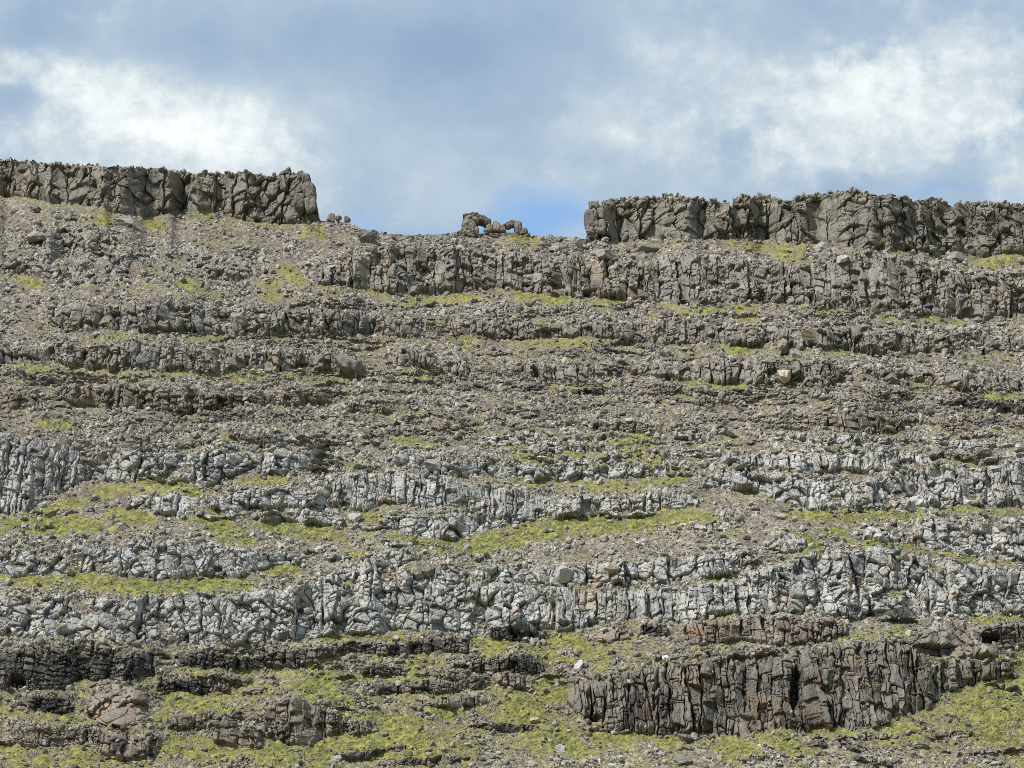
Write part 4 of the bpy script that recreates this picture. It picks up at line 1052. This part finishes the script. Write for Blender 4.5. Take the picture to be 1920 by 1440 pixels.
M_cream = rock_mat('cream_stone', (0.47, 0.40, 0.32), 0.4, 0.0, 0.9)
M_white = rock_mat('white_stone', (0.41, 0.405, 0.385), 0.4, 0.2, 0.9)
M_tan = rock_mat('tan_stone', (0.30, 0.25, 0.18), 0.3, 0.1)
HERO = [  # u, v, radius px, material, shape, label, scale
    (1471, 719, 14, M_cream, 2, 'cream coloured boulder at the foot of the square block cliff', (1, 1, 1)),
    (1673, 718, 15, M_stone['lo'], 5, 'rounded tan brown boulder below the long rounded ledge', (1, 1, .9)),
    (1085, 1258, 11, M_white, 4, 'bright white boulder left of the dark columnar cliff', (1, 1, .85)),
    (1004, 1355, 10, M_tan, 7, 'pale tan boulder lying in the bright green grass slope', (1, 1, .8)),
    (1465, 972, 12, M_white, 9, 'pale flat boulder resting on the green terrace at the right', (1.2, 1, .6)),
    (1692, 967, 7, M_white, 3, 'small white boulder in grass under the smooth grey face', (1, 1, .7)),
    (690, 457, 16, M_stone['up'], 6, 'large grey boulder on the scree left of the rock arch', (1.2, 1, .6)),
    (236, 424, 16, M_stone['up'], 8, 'large grey boulder below the left summit cliff', (1.2, 1, .7)),
    (70, 453, 17, M_stone['up'], 3, 'long slab boulder slanting in the scree at the left edge', (1.3, 1, .7)),
    (65, 392, 11, M_stone['up'], 11, 'small grey boulder just under the left summit cliff', (1, 1, .8)),
    (1290, 453, 9, M_stone['lt'], 1, 'pale boulder at the foot of the short blocky summit cliff', (1.1, 1, .8)),
    (1217, 472, 15, M_stone['up'], 12, 'wide flat boulder below the short blocky summit cliff', (1.4, 1, .7)),
    (1740, 472, 16, M_stone['up'], 13, 'rounded boulder under the long craggy summit cliff', (1.3, 1, .6)),
    (1540, 470, 15, M_stone['lt'], 14, 'pale boulder heaped on rubble under the long summit cliff', (1, 1, .9)),
    (1578, 493, 13, M_stone['lt'], 15, 'pale angular boulder above the tall grey cliff', (1.1, 1, .8)),
    (1795, 490, 14, M_stone['lt'], 0, 'slanting pale boulder between two grass patches, right', (1.1, 1, .8)),
    (1470, 655, 14, M_stone['lo'], 5, 'brown leaning boulder beside a dark hollow above the square blocks', (.9, 1, 1)),
    (1497, 672, 12, M_stone['up'], 3, 'upright boulder right of the dark hollow above the square blocks', (.8, 1, 1.1)),
    (1522, 641, 17, M_tan, 8, 'smooth tan rock lens set in the long straight ledge', (1.2, .7, .75)),
    (655, 698, 24, M_stone['lo'], 2, 'big brown block at the right end of the low grey ledge', (1.2, 1, .8)),
    (448, 612, 16, M_stone['up'], 6, 'rounded boulder wedged in the dark blocky ledge', (1.1, 1, .9)),
    (445, 622, 12, M_stone['up'], 1, 'boulder standing below the dark blocky ledge, left', (1, 1, 1.1)),
    (1132, 490, 18, M_stone['up'], 4, 'blocky boulder on the crest of the cliff under the saddle', (1.3, 1, .7)),
    (1040, 470, 13, M_stone['up'], 9, 'wider of two boulders on bare soil right of the arch', (1.2, 1, .8)),
    (1055, 471, 10, M_stone['up'], 13, 'smaller neighbour of the boulder on bare soil by the arch', (1, 1, .9)),
    (465, 1305, 10, M_stone['lo'], 7, 'brown boulder on the lower left grass slope', (.9, 1, 1)),
    (485, 1300, 14, M_stone['lo'], 11, 'wide brown boulder beside another on the lower left slope', (1.3, 1, .6)),
    (780, 1332, 12, M_stone['lo'], 12, 'brown rounded rock at the left end of the lowest step', (1, 1, .9)),
    (633, 1425, 10, M_stone['lt'], 14, 'grey boulder at the bottom edge among green grass', (1, 1, .9)),
    (1284, 1391, 12, M_stone['lo'], 2, 'brown boulder in grass at the foot of the columnar cliff', (1.1, 1, .7)),
    (1302, 1386, 9, M_stone['up'], 10, 'grey boulder touching a brown one below the columnar cliff', (.9, 1, 1)),
    (1290, 1406, 8, M_tan, 3, 'small tan wedge boulder below the columnar cliff', (1, 1, .9)),
    (1277, 1428, 14, M_stone['up'], 15, 'large slab boulder at the bottom edge, below the columnar cliff', (1.4, 1, .7)),
    (1157, 1376, 8, M_stone['lt'], 0, 'pale boulder leaning on the foot of the columnar cliff', (1.2, 1, 1)),
    (1052, 1407, 10, M_stone['lt'], 8, 'grey boulder where the bottom grass meets the rubble', (1, 1, .9)),
    (1725, 1406, 11, M_stone['lt'], 6, 'pale flat boulder on the slope under the columnar cliff', (1.4, 1, .6)),
    (1790, 1418, 9, M_stone['up'], 4, 'grey boulder low on the right grass slope', (1, 1, .9)),
    (1355, 1196, 12, M_stone['lo'], 1, 'block fallen against the reddish brown cliff', (1, 1, .8)),
    (1182, 1285, 5, M_white, 5, 'tiny white stone perched on the columnar cliff', (1, 1, .9)),
    (1250, 1238, 9, M_white, 13, 'white stone in the rubble above the columnar cliff', (1, 1, .9)),
    (493, 1086, 6, M_white, 11, 'small white stone at the right end of the green terrace', (1, 1, .8)),
    (600, 1030, 7, M_white, 0, 'white boulder above the gully in the middle left', (1.1, 1, .7)),
    (664, 980, 13, M_stone['lt'], 2, 'pale boulder at the top of the soil gully', (1.1, 1, .9)),
    (1130, 1012, 10, M_stone['up'], 9, 'grey boulder on the wide middle green terrace', (1, 1, .8)),
    (1065, 1082, 19, M_stone['lt'], 7, 'big round pale boulder at the middle of the boulder row', (1.0, .9, .95)),
    (1150, 1078, 12, M_cream, 12, 'broken cream white rock face in the boulder row', (1.3, .7, .8)),
    (755, 866, 15, M_stone['lt'], 14, 'pale boulder at the left end of the pale boulder ledge', (1.1, 1, .8)),
    (815, 874, 16, M_stone['lt'], 3, 'big pale boulder on the pale boulder ledge', (1.1, 1, .8)),
    (1022, 1210, 4, M_white, 1, 'tiny pale stone on the grass below the pillar cliff', (1, 1, 1)),
]
GOLD = [(i * 0.618) % 1 for i in range(200)]
for i, (u, v, rp, mat, shp, lab, scl) in enumerate(HERO):
    o = boulder(u, v, rp, mat, shp, (0.2 * math.sin(i * 2.1), 0.2 * math.cos(i * 1.3), (0.5 if i % 2 else 3.5) * GOLD[i]), scl, 0.2, true_shape=True)
    tag(o, lab, 'boulder', 'boulders on the mountainside')

# stones standing along the skyline
CREST = [(622, 410, 9, 1.3), (636, 412, 8, 1.0), (650, 416, 7, .9), (627, 402, 6, 1.0), (668, 430, 4, .8), (723, 437, 4, .8), (752, 440, 3, .8), (1224, 364, 4, 1.5), (1158, 374, 5, 1.0), (1147, 374, 5, 1.2), (1170, 372, 3, 1.5),
         (1116, 385, 10, 1.0), (1196, 372, 5, .9), (1247, 367, 6, .8), (1258, 365, 4, 1.0), (1271, 365, 4, 1.2), (1287, 372, 5, 1.0), (1302, 374, 4, 1.4), (1336, 382, 7, .8), (1383, 377, 5, 1.0), (1398, 373, 5, .8), (1430, 369, 5, 1.0), (1442, 369, 4, 1.2), (1495, 372, 6, .9),
         (1530, 366, 6, .9), (1558, 361, 6, .8), (1580, 361, 4, 1.0), (1597, 358, 5, 1.1), (1622, 367, 4, .9), (1650, 370, 4, .9), (1682, 375, 4, 1.1), (1705, 376, 4, .9), (1750, 373, 4, .9), (1775, 377, 4, 1.0), (1822, 382, 5, 1.1), (1840, 382, 4, 1.2), (1880, 385, 4, .9), (1905, 386, 4, .9),
         (147, 310, 3.4, 1.0), (66, 308, 3, .8), (30, 307, 4, .7), (200, 313, 3, .8), (221, 314, 3, .8), (283, 316, 3, .9), (376, 327, 4, .8), (462, 324, 4, 1.1), (516, 331, 5, 1.0), (543, 327, 7, .9), (565, 330, 5, .9), (430, 327, 3, .8), (840, 440, 4, .8), (862, 436, 6, .8), (988, 440, 6, .8), (1000, 444, 5, .7)]
for i, (u, v, rp, zs) in enumerate(CREST):
    o = boulder(u, v + 3.0, rp * 0.95, M_stone['dk'], i, (0.3 * math.sin(i * 3.7), 0.3 * math.cos(i * 2.9), 6.28 * GOLD[i]), (1, 1, zs), 0.05, 'crest_stone', True)
    side = 'left summit cliff' if u < 605 else 'saddle left of the rock arch' if u < 850 else 'saddle at the foot of the rock arch' if u < 1050 else 'short summit cliff' if u < 1371 else 'long right summit cliff'
    tag(o, 'dark stone standing against the sky on the ' + side, 'stone', 'stones along the ' + side)

# the larger stones of the scree
zones = {}
for j in bigs:
    zk = 'lt' if (zl[j] > 0.5 or zg[j] > 0.5) else ('lo' if zw[j] > 0.5 else 'up')
    o = boulder(cu[j], cv[j], szp[j], M_stone[zk], int(rng.integers(0, 16)), None, (1, 1, rng.uniform(.65, 1)), 0.5)
    # nearest band above this stone
    best = None
    for (stl, sh, lab, top, bot) in B:
        if top[0][0] - 10 <= cu[j] <= top[-1][0] + 10:
            d_ = cv[j] - np.interp(cu[j], [p[0] for p in bot], [p[1] for p in bot])
            if d_ > -6 and (best is None or d_ < best[0]): best = (d_, sh)
    where = ('below ' + best[1]) if best else 'on the open scree'
    zones.setdefault(where, []).append((szp[j], o, zk))
for where, lst in zones.items():
    lst.sort(key=lambda t: -t[0])
    words = {'lt': 'pale grey', 'lo': 'brown', 'up': 'taupe grey'}
    for n_, (s, o, zk) in enumerate(lst):
        sz = ['largest', 'second largest'][n_] if n_ < 2 and len(lst) > 2 else 'scattered'
        lab = f'{words[zk]} boulder {where}' if len(lst) == 1 else f'{sz} {words[zk]} boulder in the debris {where}'
        tag(o, lab, 'boulder', 'boulders ' + where)

# ------------------------------------------------------------------ the rock arch on the saddle
arch_u, arch_v = 905.0, 438.0
pA, mA, _, _ = look(np.array([arch_u]), np.array([arch_v + 4]))
PX = float(mA[0]); OX, OY, OZ = [float(t) for t in pA[0]]


def chunk_mesh(name, parts, seed):
    """several angular lumps welded into one rock: (x, z centre px from the arch origin, half width, half height, half depth)"""
    vs, fs = [], []; n = 0
    for i, (x, z, hw, hh, hd, rot) in enumerate(parts):
        v, f = ico(4)
        v = v / ((np.abs(v) ** 5).sum(1) ** 0.2)[:, None]
        w0, _ = stone_shape(4, seed + i, 9, 0.04)
        v = 0.62 * v + 0.38 * w0
        v = v / np.abs(v).max(0)
        v = v * (1 + 0.13 * fbm(v[:, 0] * 2.3 + i, v[:, 2] * 2.3 + v[:, 1] * 1.7, seed, 3) + 0.05 * vn(v[:, 0] * 9 + i, v[:, 2] * 9 + v[:, 1] * 7, seed + 5))[:, None]
        v = v * np.array((hw, hd, hh), f4) * PX
        c, s = math.cos(rot), math.sin(rot)
        v = np.stack([v[:, 0] * c - v[:, 2] * s, v[:, 1], v[:, 0] * s + v[:, 2] * c], -1) + np.array((x * PX, 0, z * PX), f4)
        vs.append(v); fs.append(f + n); n += len(v)
    me = mesh_np(name, np.concatenate(vs), np.concatenate(fs), None, (M_arch,))
    return me


M_arch = rock_mat('arch_stone', (0.195, 0.172, 0.142), 0.5, 0.3, 0.9)
arch = bpy.data.objects.new('natural_arch', None); COL.objects.link(arch)
OZ += 3.0 * PX
arch.location = (OX, OY, OZ)
arch.scale = (0.97, 1.0, 1.10)
tag(arch, 'natural rock arch on the saddle with sky showing through its hole', 'rock arch')
link('pillar', chunk_mesh('pillar', [(-25, 10, 16, 15, 20, 0.05), (-31, 2, 13, 10, 18, .15), (-22, 22, 17, 9, 18, -.05), (-14, 3, 7, 10, 16, 0)], 600), arch)
link('lintel', chunk_mesh('lintel', [(-9, 26, 19, 8, 17, -.12), (-24, 29, 16, 6, 16, .04), (8, 20, 9, 8, 14, -.35), (13, 23, 3, 4, 8, .3)], 620), arch)
link('buttress', chunk_mesh('buttress', [(14, 7, 9, 9, 15, .1), (26, 9, 9, 9, 13, 0), (24, 17, 5, 5, 9, .2), (37, 8, 8, 9, 12, .05), (9, 2, 8, 5, 10, 0)], 640), arch)
link('footing', chunk_mesh('footing', [(-2, -8, 13, 6, 20, .2), (24, -7, 12, 6, 18, -.2), (-40, -7, 9, 8, 18, .3), (-22, -7, 11, 7, 20, 0), (44, -8, 10, 7, 16, .2), (62, -8, 10, 6, 16, -.1), (84, -8, 9, 5, 14, .4)], 660), arch)
for nm, lab, pr, sd in (('standing_rock', 'leaning dark slab between the arch and the reddish block', [(53, 14, 9, 7, 10, .5), (57, 16, 6, 7, 9, 0)], 680),
                        ('standing_rock', 'upright reddish block at the right end of the arch group', [(69, 9, 9, 13, 11, .05), (67, 15, 7, 7, 10, -.1), (79, 1, 9, 6, 10, .4)], 700)):
    o = link(nm, chunk_mesh(nm, pr, sd)); o.location = (OX - 1.0 * PX, OY - 0.4, OZ); o.scale = (0.97, 1, 1.10)
    tag(o, lab, 'rock', 'standing rocks on the saddle')
# bulging end blocks of the two summit cliffs, parts of those cliffs
M_sum = rock_mat('summit_rock', ST['sum']['c'], 0.35, 0.3, 0.6)


def end_blocks(ci_, u, v, parts, sd):
    global M_arch
    p, mp, _, _ = look(np.array([u]), np.array([v]))
    M_arch = M_sum
    for i, q in enumerate(parts):
        o = link('block', chunk_mesh('block', [q], sd + i), CLIFF[ci_])
        o.location = [float(t) for t in p[0]]


end_blocks(1, 1118.0, 425.0, [(-4, 38, 10, 9, 12, .05), (-9, 8, 13, 22, 20, .08), (8, -6, 12, 16, 16, -.05), (8, 22, 9, 14, 14, 0), (-10, -14, 9, 11, 16, .2)], 800)
end_blocks(0, 575.0, 385.0, [(0, 40, 9, 11, 14, -.1), (8, 14, 13, 20, 18, .15), (10, -14, 12, 16, 18, .05), (-10, -8, 13, 17, 14, 0)], 820)
print('objects', len(sc.objects))
